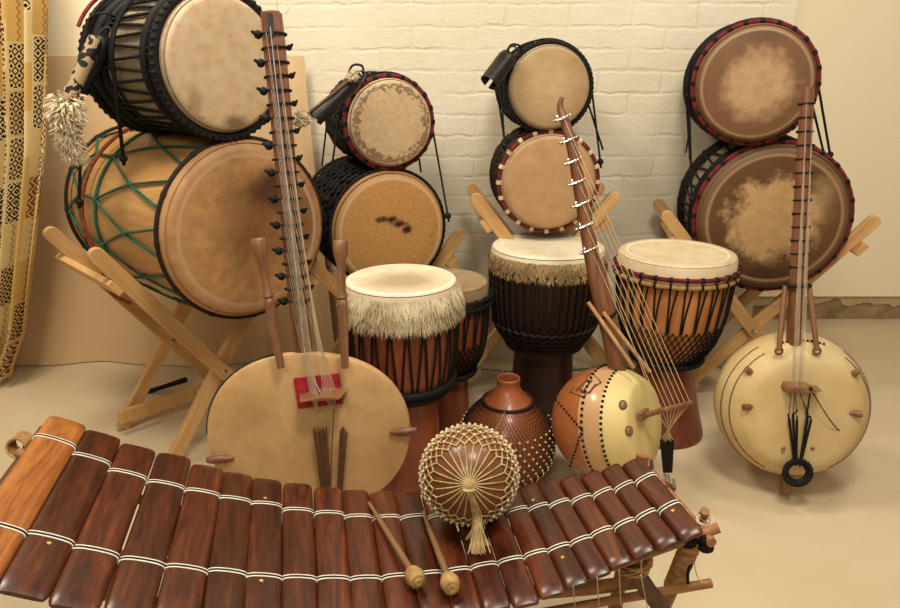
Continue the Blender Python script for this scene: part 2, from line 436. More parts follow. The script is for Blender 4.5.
# ------------------------------------------------------------------ horizontal bass drums (axis +z to the played head, +y up)
def hoop_wraps(R, z, n, rw, ln, mat, parent, off=0):
    for i in range(n):
        b = MB()
        a = 2*PI*(i+off)/n; c = V((math.cos(a), math.sin(a), 0)); tn = V((-math.sin(a), math.cos(a), 0))
        pts = []
        for k in range(8):
            q = 2*PI*k/8; pts.append(c*(R+rw*math.cos(q)) + V((0, 0, z+rw*math.sin(q))))
        vs = [p+tn*ln for p in pts]+[p-tn*ln for p in pts]
        b.add(vs, [(k, (k+1) % 8, 8+(k+1) % 8, 8+k) for k in range(8)]+[tuple(range(8))[::-1], tuple(range(8, 16))])
        b.build('knot', mat, parent)
def bass_drum(label, u, v, Y, rpx, L, theta, head, shell, style, hoop='black_rope', wraps=None, rope='black_rope', nl=22, bulge=1.02, Z=None, rr=None, rim_w=.010, collar=.05, group=None):
    p = at(u, v, Y=Y); 
    if Z is not None: p.z = Z
    r = rr or px(rpx, p)
    th = math.radians(theta)
    zax = V((math.sin(th), -math.cos(th), 0))
    Mx = frame_zy(p-zax*L, zax, (0, 0, 1))
    t = thing('bass_drum', label, 'drum', Mx, group)
    rs = r-2.0*rim_w
    prof = smooth_prof([(rs*.97, .0), (rs*.99, .06), (rs*bulge, L*.35), (rs*bulge, L*.65), (rs*.99, L-.06), (rs*.97, L)], 5)
    b = MB(); b.lathe(prof, 64); b.build('shell', shell, t)
    # played head, hide pulled over a hoop with a turned-down collar
    hb = MB(); hb.lathe([(.0001, L+.010), (rs*.3, L+.0098), (rs*.6, L+.009), (rs*.88, L+.007), (rs*.93, L+.005), (rs*.955, L-.001), (rs*.985, L-.008), (rs*1.005, L-.02), (rs*1.0, L-collar)], 64)
    hb.build('drumhead', head, t)
    hb = MB(); hb.lathe([(rs*1.0, collar), (rs*1.005, .02), (rs*.98, .008), (rs*.93, -.004), (.0001, -.008)], 48); hb.build('drumhead', head, t)
    R = rs+rim_w*.75; zf, zb_ = L-.022, .022
    for z in (zf, zb_):
        b = MB(); b.ring(R, z, rim_w, 64, 10)
        if wraps is None:                    # braided rope rim
            for i in range(60):
                a = 2*PI*i/60; c_ = V((math.cos(a), math.sin(a), 0)); tn = V((-math.sin(a), math.cos(a), 0))
                b.ball(c_*(R+rim_w*.55)+V((0, 0, z+(rim_w*.5 if z == zf else -rim_w*.5))), rim_w*.62, 6, 4, (1, 1, 1))
        ho = b.build('hoop', hoop, t)
        if wraps: hoop_wraps(R, z, nl, rim_w*1.25, .0065, wraps, ho)
    off = .006
    def sp(a, z): 
        q = lerp_prof(prof, z)+off; return V((q*math.cos(a), q*math.sin(a), z))
    b = MB()
    if style == 'lines':
        for i in range(nl):
            a = 2*PI*i/nl; d = PI/nl
            for (a0, a1) in ((a, a+d*.8), (a+2*d, a+d*1.2)):
                b.tube([sp(a0+(a1-a0)*k/8, zb_+(zf-zb_)*k/8) for k in range(9)], .0042, 6)
            if i % 1 == 0:
                b.tube([sp(a+d*.1+d*1.8*k/4, L*.40) for k in range(5)], .004, 6)
        b.build('rope_lacing', rope, t)
        b = MB(); b.ring(lerp_prof(prof, L-.07)+.008, L-.07, .011, 64, 8); b.ring(lerp_prof(prof, .08)+.008, .08, .013, 64, 8); b.ring(lerp_prof(prof, .12)+.006, .12, .009, 64, 8)
        b.build('rope_band', rope, t)
    elif style == 'dense':
        rows = 9; n = nl
        for j in range(rows):
            z0 = .03+(L-.06)*j/rows; z1 = .03+(L-.06)*(j+1)/rows
            pts = []
            for i in range(2*n):
                a = PI*i/n+(j % 2)*PI/(2*n)
                pts.append(sp(a, z0 if i % 2 else z1))
            b.tube(pts, .0048, 6, closed=True)
            b.tube([sp(2*PI*i/48, z1) for i in range(48)], .005, 6, closed=True)
        b.build('rope_lacing', rope, t)
    elif style == 'net':
        n = nl
        z1, z2, z3 = L*.22, L*.42, L*.70
        for i in range(n):
            a = 2*PI*i/n; d = PI/n
            def arc_(a0, za, a1, zb2, k=6): b.tube([sp(a0+(a1-a0)*q/k, za+(zb2-za)*q/k) for q in range(k+1)], .0038, 6)
            arc_(a, zb_, a+d, z1); arc_(a, zb_, a-d, z1)
            arc_(a+d, z1, a+d, z2, 4)
            arc_(a+d, z2, a, z3); arc_(a+d, z2, a+2*d, z3)
            arc_(a, z3, a-d*.6, zf); arc_(a, z3, a+d*.6, zf)
            for zz, aa in ((z1, a+d), (z2, a+d), (z3, a)): b.ball(sp(aa, zz), .0085, 6, 4)
        b.tube([sp(2*PI*i/60, z1+.012*math.sin(i*PI/60*n)) for i in range(60)], .0036, 6, closed=True)
        b.tube([sp(2*PI*i/60, z2) for i in range(60)], .0045, 6, closed=True)
        b.ring(lerp_prof(prof, L-.035)+.004, L-.035, .005, 64, 6)
        b.build('rope_net', rope, t)
    return t, Mx, r, L

def stand(label, p, theta, rdrum, ztop, depth=(.10, .40), ang=50, hp=.28, top=None, chain=True, spreader=False):
    """folding pine X stand for a drum whose axis passes over p; two X frames joined by slats"""
    th = math.radians(theta); ax = V((-math.sin(th), math.cos(th), 0))   # towards the drum's back
    w = V((math.cos(th), math.sin(th), 0)); up = V((0, 0, 1))
    base = V((p.x, p.y, 0))
    Mx = frame(base, w, ax, up)                   # local x = across, y = along the drum, z = up
    t = thing('drum_stand', label, 'stand', Mx, 'folding pine drum stands')
    ca, sa = math.cos(math.radians(ang)), math.sin(math.radians(ang))
    Lt = top or .50; Lb = hp/sa - .012
    for k, y in enumerate(depth):
        for s in (-1, 1):
            yy = y + (.011 if s > 0 else -.011)
            d = V((s*ca, 0, sa))                   # upward direction
            mid = V((0, yy, hp)) + d*(Lt-Lb)/2
            R = Matrix((V((0, 1, 0)).cross(d), V((0, 1, 0)), d)).transposed()
            b = MB()
            # rounded upper end: prism outline
            hw, ht = .021, .0105; half = (Lt+Lb)/2; out = []
            for q in range(9):
                a = PI*q/8; out.append((hw*math.cos(a), half-hw+hw*math.sin(a)))
            out += [(-hw, -half), (hw, -half)]
            vs = []; n = len(out)
            for yv in (-ht, ht): vs += [V((x_, yv, z_)) for x_, z_ in out]
            fs = [tuple(range(n))[::-1], tuple(range(n, 2*n))]+[(i, (i+1) % n, n+(i+1) % n, n+i) for i in range(n)]
            b.add(vs, fs); o = b.build('crossed_leg', 'pine', t, smooth=False, bevel=.0025)
            o.matrix_local = Matrix.Translation(mid) @ R.to_4x4()
        bb = MB(); yb = y-.024
        bb.lathe([(.0001, 0), (.008, 0), (.008, .006), (.0001, .007)], 12, Matrix.Translation((0, yb+.004, hp)) @ Matrix.Rotation(PI/2, 4, 'X'))
        bb.build('bolt', 'steel', t)
    y0, y1 = depth
    def slat(x_, z_, y_a, y_b, s, wd_=.045, th_=.018):
        b = MB(); L_ = y_b-y_a
        b.box((0, 0, 0), (th_, wd_, L_)); o = b.build('slat', 'pine', t, smooth=False, bevel=.0025)
        d = V((s*ca, 0, sa)); nrm = V((-s*sa, 0, ca))
        R = Matrix((nrm, d, nrm.cross(d))).transposed()
        o.matrix_local = Matrix.Translation((x_, (y_a+y_b)/2, z_)) @ R.to_4x4()
    for s in (-1, 1):
        d = V((s*ca, 0, sa)); nrm = V((s*sa, 0, -ca))
        q = V((0, 0, hp)) + d*(Lt-.11) + nrm*.0305
        slat(q.x, q.z, y0-.03, y1+.03, s)
    for s, yy in ((1, y1+.032), (-1, y1+.032)):
        pass
    # foot stretchers in the plane of the rear cross and between the near legs
    if spreader:
        b = MB(); hx = hp*ca/sa*.90; b.box((0, 0, 0), (2*hx, .018, .045)); o = b.build('slat', 'pine', t, smooth=False, bevel=.0025)
        o.matrix_local = Matrix.Translation((-.03, y1-.032, hp*.25))
        chain = False
    else:
        d = V((ca, 0, sa)); nrm = V((-sa, 0, ca))
        b = MB(); b.box((0, 0, 0), (.018, .045, y1-y0+.06)); o = b.build('slat', 'pine', t, smooth=False, bevel=.0025)
        R = Matrix((nrm, d, nrm.cross(d))).transposed(); q = V((0, 0, hp))-d*(Lb-.10)+nrm*.0305
        o.matrix_local = Matrix.Translation((q.x, (y0+y1)/2, q.z)) @ R.to_4x4()
    if chain:
        b = MB(); z_ = .13; xx = hp-z_; half = (hp-z_)*ca/sa-.01; n = 22
        for i in range(n):
            u_ = -1+2*(i+.5)/n; c_ = V((u_*half, y0-.03, z_-.018*(1-u_*u_)))
            ll = half/n*1.25
            R = Matrix.Rotation(PI/2*(i % 2), 3, 'X')
            b.tube([c_+R @ V((ll*math.cos(a), 0, .0045*math.sin(a))) for a in [2*PI*k/8 for k in range(8)]], .0012, 4, closed=True)
        b.build('chain', 'dark_iron', t)
    return t

def hang_cords(parent, Mx, segs, r=.0042, mat='black_rope', knots=()):
    inv = Mx.inverted(); b = MB()
    for pts in segs: b.tube([inv @ V(p) for p in pts], r, 6)
    for k in knots: b.ball(inv @ V(k), .011, 8, 6, (1, 1, 1.3))
    return b.build('strap', mat, parent)

SK = {}
def sk(k, *a, **kw): M[k] = skin(k, *a, **kw)

# drum A lower
rA = px(86, at(245, 228, Y=1.85))
sk('hide_a', '#d09c5c', '#b67e46', '#6a3d1c', rA, amp=.5, nscale=14, patches=((.30, .45, .42, .34, .95, '#3a1c0c'), (.15, .05, .75, .7, .65, '#70401c'), (.75, .1, .25, .7, .6, '#6a3c1c'), (-.3, .2, .35, .3, .4, '#c89058')), edge='#cfa878', specks=.3)
A1, MA1, rA1, _ = bass_drum('largest bass drum, tan wood with green rope net, lowest drum at the left', 250, 231, 1.85, 93.5, .70, 45, 'hide_a', 'log_tan', 'net', hoop='brown_rope', wraps='brown_rope', rope='green_rope', nl=12, rim_w=.006, bulge=1.03)
# drum A upper
sk('hide_a2', '#e2c594', '#d3ab72', '#8a5c2c', .18, ring=(.86, 1.0, .5), amp=.5, nscale=14, patches=((.05, -.78, .25, .16, .7, '#4a2812'), (-.55, -.5, .15, .3, .5, '#8a5c2c')), edge='#e0c494', specks=.15)
pA = at(217, 62, Y=1.80)
A2, MA2, rA2, LA2 = bass_drum('black roped bass drum with pale head, upper one of the left pair', 226, 64, 1.82, 77, .40, 50, 'hide_a2', 'log_grey', 'lines', nl=20, rim_w=.012, bulge=1.0)
stand('pine stand crossed under the largest green netted drum', MA1.translation-MA1.col[2].xyz*(-.66)+V((-.042, -.02, 0)), 45, rA1, 0, (.12, .47), 54, MA1.translation.z-.447, top=.53, spreader=True)

# B
rB = px(60, at(391, 224, Y=2.15))
sk('hide_b', '#cf9a55', '#bd8440', '#6a3d1c', rB, patches=((-.18, .22, .16, .07, .9, '#3a1c0c'), (.0, .20, .16, .08, 1, '#3a1c0c'), (.14, .12, .16, .08, 1, '#3a1c0c'), (.26, .02, .12, .10, 1, '#3a1c0c')), amp=.7, nscale=40, edge='#dfb880')
B1, MB1, rB1, _ = bass_drum('black netted bass drum with golden head and dark scratch, under the small red-rimmed drum', 391, 231, 2.15, 63, .40, 24, 'hide_b', 'djembe_dark', 'dense', nl=24, rim_w=.006)
sk('hide_b2', '#d8ba88', '#cba56c', '#6e4826', .14, ring=(.71, .84, .75), amp=.8, nscale=34, edge='#d8bb86')
B2, MB2, rB2, _ = bass_drum('small bass drum with red rim and ring-worn head, left of the brick wall centre', 391.5, 123.5, 2.15, 48.5, .34, 20, 'hide_b2', 'djembe_dark', 'dense', hoop='red_cloth', wraps='black_rope', nl=20, rim_w=.0075)
stand('pine stand holding the second pair of drums from the left', MB1.translation+MB1.col[2].xyz*.40, 24, rB1, 0, (.08, .33), 50, MB1.translation.z-.385, top=.45)

# C
sk('hide_c', '#cfa26a', '#c0905a', '#9a6a3c', .17, blob=(0, 0, .95, .95, .3), edge='#dfc08c')
C1, MC1, rC1, _ = bass_drum('bass drum with wine-red rim and cream ties on the middle stand', 549.5, 183, 2.25, 53, .30, 2, 'hide_c', 'log_tan', 'lines', hoop='wine_cloth', wraps='cream_cord', rope='brown_rope', nl=20, rim_w=.008, bulge=1.0)
sk('hide_c2', '#d2b27c', '#c09a5e', '#a07a48', .14, blob=(-.05, 0, .8, .8, .45), soft=.6, edge='#e2c898')
C2, MC2, rC2, _ = bass_drum('small plain-headed bass drum with thick black rope rim, top of the middle pair', 550, 88, 2.25, 46.5, .28, 3, 'hide_c2', 'djembe_dark', 'dense', nl=18, rim_w=.008, bulge=1.0)
stand('pine stand behind the fur-trimmed black djembe', MC1.translation+MC1.col[2].xyz*.30, 2, rC1, 0, (.06, .27), 52, MC1.translation.z-.355, top=.395)

# D
rD = px(78, at(773, 218, Y=2.1))
sk('hide_d', '#d2a86c', '#c4965a', '#54300f', rD, blob=(.02, .0, .70, .66, .9), patches=((.55, .25, .30, .45, .6, '#c8a068'), (.75, .1, .22, .5, .55, '#7a4e28'), (-.3, -.85, .7, .25, .6, '#4a2812'), (.15, -.8, .6, .22, .6, '#4a2812')), amp=.6, nscale=14, soft=.3, edge='#b08858')
D1, MD1, rD1, _ = bass_drum('large bass drum with red rim and brown-edged head on the right stand', 773, 219, 2.25, 78, .36, -9, 'hide_d', 'log_grey', 'lines', hoop='red_cloth', wraps='black_rope', nl=24, rim_w=.0075)
sk('hide_d2', '#cfa572', '#c09060', '#6e4420', .18, blob=(.03, .0, .70, .68, .85), amp=.5, nscale=14, soft=.45, edge='#b49060', patches=((.0, .78, .5, .14, .5, '#5a3418'),))
D2, MD2, rD2, _ = bass_drum('red-rimmed bass drum with brown ringed head, topmost at the right', 755.5, 84, 2.25, 62, .34, -14, 'hide_d2', 'log_grey', 'lines', hoop='red_cloth', wraps='black_rope', nl=24, rim_w=.0075)
stand('pine stand with a drum pair, behind the round pale gourd harp', MD1.translation+MD1.col[2].xyz*.36, -9, rD1, 0, (.05, .28), 50, MD1.translation.z-.40, top=.53)

# straps from upper drums down to the stands
def strap_px(parent, Mx, lines, knots=(), **k):
    hang_cords(parent, Mx, [[at(u, v, Y=y) for (u, v, y) in ln] for ln in lines], knots=[at(*kk[:2], Y=kk[2]) for kk in knots], **k)
def around(Mx, z, r, a0, a1, n=16):
    return [Mx @ V((r*math.cos(a0+(a1-a0)*i/n), r*math.sin(a0+(a1-a0)*i/n), z)) for i in range(n+1)]
def drop_strap(parent, Mx, z, r, low_pts, knots=True, a_left=PI, a_right=0, rad=.0042):
    """rope over the top of the drum falling on both sides to given points"""
    segs = []; kn = []
    l, rr_ = low_pts
    arcp = around(Mx, z, r*1.0+.001, a_left, a_right, 20)
    pts = ([V(l)] if l is not None else [])+arcp+([V(rr_)] if rr_ is not None else [])
    segs.append(pts)
    if knots:
        for q, e in ((l, arcp[0]), (rr_, arcp[-1])):
            if q is not None: kn.append(V(q)+(e-V(q)).normalized()*.02)
    return hang_cords(parent, Mx, segs, rad, knots=kn)
drop_strap(A2, MA2, .22, rA2*1.02, (at(124, 165, Y=1.90), None), a_left=PI*.98, a_right=PI*.25, rad=.005)
drop_strap(A2, MA2, .06, rA2*1.02, (at(79, 208, Y=1.98), at(268, 180, Y=2.02)), a_left=PI*.98, a_right=-.1, rad=.0045)
drop_strap(B2, MB2, .28, rB2, (at(326, 206, Y=2.1), at(449, 222, Y=2.17)), a_left=PI*.95, a_right=-.02, rad=.0032)
drop_strap(B2, MB2, .10, rB2, (at(322, 166, Y=2.3), at(421, 172, Y=2.28)), a_left=PI*.95, a_right=-.1, rad=.0032, knots=False)
drop_strap(C2, MC2, .22, rC2, (at(505, 152, Y=2.24), at(601, 168, Y=2.3)), rad=.0034)
drop_strap(C2, MC2, .10, rC2, (at(507, 158, Y=2.4), at(603, 150, Y=2.4)), rad=.0034, knots=False)
drop_strap(D2, MD2, .27, rD2, (at(692, 205, Y=2.30), at(831, 160, Y=2.32)), rad=.004)
drop_strap(D2, MD2, .12, rD2, (at(690, 160, Y=2.44), at(825, 158, Y=2.46)), rad=.004, knots=False)
strap_px(D2, MD2, [[(700, 52, 2.33), (692, 62, 2.34), (688, 85, 2.36), (690, 125, 2.34), (686, 153, 2.34)]], r=.003)
# red-brown rope tied round the left stand and drum
inv = MA1.inverted(); b = MB()
pts = around(MA1, .24, rA1*1.04+.008, PI*.52, PI*1.16, 18)+[at(103, 270, Y=1.80), at(105, 284, Y=1.80), at(114, 295, Y=1.82), at(130, 303, Y=1.86)]
b.tube([inv @ p for p in spline(pts, 3)], .0055, 6); b.build('tie_rope', 'redbrown_rope', A1)
inv = MA2.inverted(); b = MB()
b.tube([inv @ p for p in around(MA2, .03, rA2+.012, PI*.85, PI*.45, 12)], .005, 6)
b.tube([inv @ p for p in around(MA2, .045, rA2+.016, PI*.80, PI*.45, 12)], .004, 6); b.build('tie_rope', 'red_cloth', A2)

# ------------------------------------------------------------------ iron bells with beaters
def fluff(b, pts, rad, n, L, seed=1):
    r_ = random.Random(seed)
    P = spline(pts, 6)
    for i in range(n):
        q = r_.random()*(len(P)-1); k = int(q); p = P[k].lerp(P[min(k+1, len(P)-1)], q-k)
        d = V((r_.gauss(0, 1), r_.gauss(0, 1), r_.gauss(0, 1)-.4)).normalized()
        rr = rad*(1 if not callable(rad) else 1)
        b.blade(p+d*rr*.3, d, L*r_.uniform(.6, 1.2), .0035, V((0, 0, -.35)), d.orthogonal())
def bell(label, p0, p1, r, cat='bell', loop=None, slit=True):
    """rolled iron tube bell, mouth at p1"""
    p0, p1 = V(p0), V(p1); L = (p1-p0).length; z = (p1-p0).normalized()
    Mx = frame_zy(p0, z, (0, -1, .3))
    t = thing('iron_bell', label, cat, Mx)
    b = MB()
    b.lathe([(.0001, 0), (r*.45, .0), (r*.85, .006), (r, .02), (r*1.05, L), (r*.95, L), (r*.85, L-.003), (r*.82, .03)], 28, None, -PI*.46, PI*1.40)
    b.build('tube', 'dark_iron', t)
    b = MB(); b.tube(spline([(-.012, 0, .01), (-.014, 0, -.015), (0, 0, -.03), (.014, 0, -.015), (.012, 0, .01)], 4), .0028, 6)
    b.build('handle', 'dark_iron', t)
    if loop:
        inv = Mx.inverted(); b = MB(); b.tube([inv @ V(q) for q in spline(loop, 6)], .0035, 6); b.build('cord', 'black_rope', t)
    return t, Mx
# A
pa0, pa1 = at(102, 32, Y=1.90), at(72, 96, Y=1.80)
bell('long black iron bell hung at the back of the upper left drum', at(104, 38, Y=1.86), at(78, 90, Y=1.80), .024, loop=[at(86, 36, Y=1.86), at(90, 18, Y=1.87), at(104, 13, Y=1.88), at(118, 17, Y=1.9)])
t = NT('patterned_leather', .7, .3); vv = t.n('TexVoronoi', Vector=t.mapn(t.obj, (1, 1, .5)), Scale=70.0)
t.color(t.mix(t.math('GREATER_THAN', t.noise(t.obj, 35, 1, .5, 1.0), .46), lin('#1c1612'), lin('#a08866'))); M['hide_wrap'] = t.m
Mx = frame_zy(at(96, 38, Y=1.82), at(67, 104, Y=1.76)-at(96, 38, Y=1.82), (0, -1, .2))
bt = thing('bell_beater', 'fluffy cream beater with spotted hide handle beside the curtain', 'beater', Mx)
Lb_ = (at(67, 104, Y=1.76)-at(96, 38, Y=1.82)).length
b = MB(); b.lathe([(.0001, 0), (.016, 0), (.018, .02), (.016, Lb_), (.0001, Lb_)], 16); b.build('handle', 'hide_wrap', bt)
inv = Mx.inverted(); b = MB(); rr = random.Random(3)
fl = [at(67, 104, Y=1.76), at(66, 120, Y=1.76), at(70, 140, Y=1.77), at(74, 156, Y=1.78)]
P = spline(fl, 8)
for i in range(3800):
    q = rr.random(); k = q*(len(P)-1); p = P[int(k)].lerp(P[min(int(k)+1, len(P)-1)], k % 1)
    wdt = .038*(1-q*.62)
    d = V((rr.gauss(0, 1), rr.gauss(0, .7), rr.gauss(0, .6))).normalized()
    s_ = p+d*wdt*rr.random()**.6
    b.blade(inv @ s_, inv.to_3x3() @ (d+V((0, 0, -.5))), .016, .0030, inv.to_3x3() @ V((rr.gauss(0, .3), 0, -.3)), inv.to_3x3() @ V((rr.gauss(0, 1), .3, rr.gauss(0, 1))))
b.build('fleece', 'wool', bt)
# B
bell('slim black iron bell pointing down-left from the small red-rimmed drum', at(357, 79, Y=2.08), at(315, 119, Y=2.03), .021, loop=[at(347, 79, Y=2.1), at(352, 66, Y=2.1), at(362, 66, Y=2.1), at(364, 76, Y=2.12), at(368, 86, Y=2.16)])
Mx = frame_zy(at(350, 80, Y=2.05), at(300, 120, Y=2.01)-at(350, 80, Y=2.05), (0, -1, .2))
bt = thing('bell_beater', 'thin beater with white woolly tip lying along the slim bell', 'beater', Mx)
Lb_ = (at(300, 120, Y=2.01)-at(350, 80, Y=2.05)).length
b = MB(); b.lathe([(.0001, 0), (.005, 0), (.004, Lb_), (.0001, Lb_)], 8); b.build('handle', 'dark_stick', bt)
rr = random.Random(5); inv = Mx.inverted()
for c_, s_, n_ in ((at(301, 119, Y=2.01), .017, 1500), (at(353, 76, Y=2.04), .014, 120)):
    b = MB()
    for i in range(n_):
        d = V((rr.gauss(0, 1), rr.gauss(0, 1), rr.gauss(0, 1))).normalized()
        b.blade(inv @ (c_+V((rr.gauss(0, .5), rr.gauss(0, .4), rr.gauss(0, .4)))*s_), inv.to_3x3() @ d, s_*.8, .0030, V((0, 0, 0)), d.orthogonal())
    b.build('fleece', 'wool', bt)
# C
bell('short dark iron bell at the left of the middle upper drum', at(510, 54, Y=2.24), at(489, 83, Y=2.19), .028, loop=[at(507, 54, Y=2.22), at(511, 45, Y=2.22), at(520, 46, Y=2.24), at(522, 54, Y=2.27)])

# ------------------------------------------------------------------ djembes
def djembe(label, u, v, Z, rpx, prof_rel, style, shell, foot, head, Y=None, fur=None, ring=('red_cloth', 'black_rope'), nl=26, rope='black_rope', H=None, wz=.42, group=None):
    p = at(u, v, Z=Z); R = px(rpx, p); H = Z
    Mx = Matrix.Translation((p.x, p.y, 0))
    t = thing('djembe', label, 'drum', Mx, group)
    prof = smooth_prof([(r*R, z*H) for r, z in prof_rel], 5)
    waist = wz*H
    lo = [q for q in prof if q[1] <= waist+.001]; up_ = [q for q in prof if q[1] >= waist-.01]
    MB().lathe([(lo[0][0]*.85, lo[0][1])]+lo, 56).build('foot', foot, t)
    MB().lathe(up_, 64).build('bowl', shell, t)
    b = MB(); Rt = prof[-1][0]
    b.lathe([(.0001, H+.002), (Rt*.5, H+.003), (Rt*.86, H+.004), (Rt*.93, H+.007), (Rt*.985, H+.003), (Rt*1.01, H-.006), (Rt*1.02, H-.05)], 64)
    b.build('drumhead', head, t)
    def sp(a, z, off=.005):
        q = lerp_prof(prof, z)+off; return V((q*math.cos(a), q*math.sin(a), z))
    zt = H-(.030 if fur else .036); zt2 = H-.072
    cl, kn = ring
    ro = .0 if fur else .010
    b = MB(); b.ring(lerp_prof(prof, zt)+ro, zt, .0065, 64, 8)
    rg = b.build('ring', cl, t)
    b = MB(); b.ring(lerp_prof(prof, zt-.022)+ro*.9, zt-.022, .008, 64, 8); rg2 = b.build('ring', 'tan_cord' if cl == 'red_cloth' else cl, t)
    if not fur: hoop_wraps(lerp_prof(prof, zt)+.010, zt, nl, .009, .004, kn, rg); hoop_wraps(lerp_prof(prof, zt-.022)+.009, zt-.022, nl, .010, .0035, kn, rg2)
    b = MB(); zb2 = waist+.012; z0 = zt-.025
    b.ring(lerp_prof(prof, zb2)+.010, zb2, .010, 56, 8)
    d = PI/nl
    if style == 'diamonds':
        zk = H*.66
        for i in range(nl):
            a = 2*d*i
            b.tube([sp(a+d*.4*0, z0-(z0-zk)*k/6) for k in range(7)], .0030, 5)
            b.tube([sp(a+d-(d*.75)*math.sin(PI/2*k/6), z0-(z0-zk)*k/6) for k in range(7)], .0030, 5)
        rows = 4; 
        for j in range(rows+1):
            za = zk-(zk-zb2)*j/rows; zc_ = zk-(zk-zb2)*(j+1)/rows
            if j < rows:
                for sgn in (0, 1):
                    pts = [sp(d*i, (za if (i+j+sgn) % 2 else zc_)) for i in range(2*nl)]
                    b.tube(pts, .0030, 5, closed=True)
    elif style == 'straight':
        zk = zb2
        for i in range(nl):
            a = 2*d*i
            b.tube([sp(a+d*.8*k/8, z0-(z0-zk)*k/8) for k in range(9)], .0034, 5)
            b.tube([sp(a+2*d-d*.8*k/8, z0-(z0-zk)*k/8) for k in range(9)], .0034, 5)
        b.ring(lerp_prof(prof, zb2+.02)+.010, zb2+.02, .011, 56, 8); b.ring(lerp_prof(prof, zb2-.01)+.012, zb2-.008, .012, 56, 8)
    elif style == 'woven':
        rows = 15; n2 = nl*2
        for i in range(n2):
            a = 2*PI*i/n2
            for s_ in (-1, 1):
                b.tube([sp(a+s_*.018*(1 if k % 2 else -1), z0-(z0-zb2)*k/20, .006) for k in range(21)], .0042, 5)
        for j in range(5):
            zz = zb2+.012+.017*j
            b.tube([sp(2*PI*i/80, zz+(.004 if i % 2 else -.004), .010) for i in range(80)], .006, 5, closed=True)
    b.build('rope_lacing', rope, t)
    if fur:
        fm, fl_, fn = fur; rr = random.Random(int(u)); b = MB()
        for i in range(fn):
            a = rr.random()*2*PI; q = rr.random(); z = H-.012-.045*q
            o_ = V((math.cos(a), math.sin(a), 0)); tn = V((-math.sin(a), math.cos(a), 0))
            p0 = o_*(Rt+.002)+V((0, 0, z))
            dd = o_*rr.uniform(.45, 1.0)+V((0, 0, -1.0))+tn*rr.gauss(0, .35)
            b.blade(p0, dd, fl_*rr.uniform(.6, 1.15), .0028, -o_*.25+V((0, 0, -.15))+tn*rr.gauss(0, .12), tn+o_*rr.gauss(0, .5))
        b.build('fur_collar', fm, t)
    return t, Mx, R, p
goblet = [(.80, 0), (.79, .03), (.70, .12), (.57, .28), (.50, .40), (.60, .455), (.78, .54), (.90, .66), (.96, .80), (.985, .92), (1.0, 1.0)]
sk('hide_h', '#d8c294', '#c8ae7c', '#9a7a4c', .17, ring=(.86, 1.0, .35), edge='#e6d8b0', dim=(1, 1.02, 1.2))
sk('hide_g', '#ddd0a8', '#d0bf92', '#a08458', .17, edge='#e8dcb8', dim=(1, 1.02, 1.2))
sk('hide_e', '#dccaa0', '#cdb68a', '#a88a5e', .16, patches=((.05, -.1, .8, .7, .9, '#a08a66'),), edge='#eadcb6', dim=(1, 1.02, 1.2), amp=.2)
djembe('orange-brown djembe with red cloth ring and diamond roping, no fur', 677, 253, .60, 57, goblet, 'diamonds', 'djembe_orange', 'djembe_foot', 'hide_h')
cyl = [(.60, 0), (.59, .10), (.56, .30), (.55, .38), (.62, .44), (.80, .52), (.92, .60), (.97, .72), (1.0, .85), (1.0, 1.0)]
djembe('very dark woven djembe with brown fur collar, in front of the middle drum pair', 548, 246, .59, 56, cyl, 'woven', 'djembe_dark', 'djembe_dark', 'hide_g', fur=('fur_brown', .025, 9000), ring=('brown_rope', 'brown_rope'), rope='brown_rope', nl=22)
djembe('red-brown djembe with long pale goat fur collar, behind the big gourd harp', 401, 280, .60, 56, [(.72, 0), (.70, .10), (.66, .30), (.63, .43), (.64, .47), (.82, .51), (.93, .59), (.985, .74), (1.0, .88), (1.0, 1.0)], 'straight', 'djembe_red', 'djembe_red', 'hide_e', fur=('fur_pale', .050, 11000), ring=('brown_rope', 'brown_rope'), nl=22, wz=.485)
sk('hide_f', '#b39468', '#a08050', '#7a5a34', .14)
djembe('brown djembe mostly hidden behind the goat-fur one', 446, 281, .52, 42, cyl, 'diamonds', 'djembe_red', 'djembe_red', 'hide_f', ring=('black_rope', 'black_rope'), nl=22)

# ------------------------------------------------------------------ calabash harps
def harp_frame(p0, ptop, n):
    y = (V(ptop)-V(p0)).normalized(); n = V(n); z = (n-y*n.dot(y)).normalized(); x = y.cross(z)
    return frame(V(p0), x, y, z)
# I: big kora
t = NT('kora_hide', .6, .3)
c_ = t.mix(t.ramp(t.noise(t.obj, 14, 6, .65), [(.35, 0.0), (.7, 1.0)]), lin('#b08a58'), lin('#c9a272'))
c_ = t.mix(t.math('MULTIPLY', t.ramp(t.noise(t.obj, 7, 3, .6), [(.5, 0.0), (.65, .5)]), 1.0), c_, lin('#8c6436'))
t.color(c_); t.bump(t.noise(t.obj, 10, 5), .15, .006); M['kora_hide'] = t.m
M['gourd'] = simple('gourd', '#a8763c', '#c4935a', 8, .45, .4, .1)
p0 = at(308, 437, Y=1.43); ptop = at(268, 8, Y=1.55)
MI = harp_frame(p0, ptop, (.06, -1, 0)); RI = px(100, p0)
K1 = thing('kora', 'large harp with plain cream gourd face and red cloth pad, under the left drums', 'harp', MI)
inv = MI.inverted(); I3 = inv.to_3x3()
def L_(u, v, Y, inv=None): return (inv or INV) @ at(u, v, Y=Y)
INV = inv
def PL(u, v, z):
    o = INV @ CAM; d = INV.to_3x3() @ ray(u, v); return o+d*((z-o.z)/d.z)
def wobI(a, z): return 1-.15*abs(math.sin(a))**2.5+.012*math.sin(3*a+1)
b = MB(); b.lathe([(.0001, -.20), (RI*.45, -.185), (RI*.8, -.12), (RI*.97, -.05), (RI, -.004)], 72, wob=wobI); b.build('gourd', 'gourd', K1)
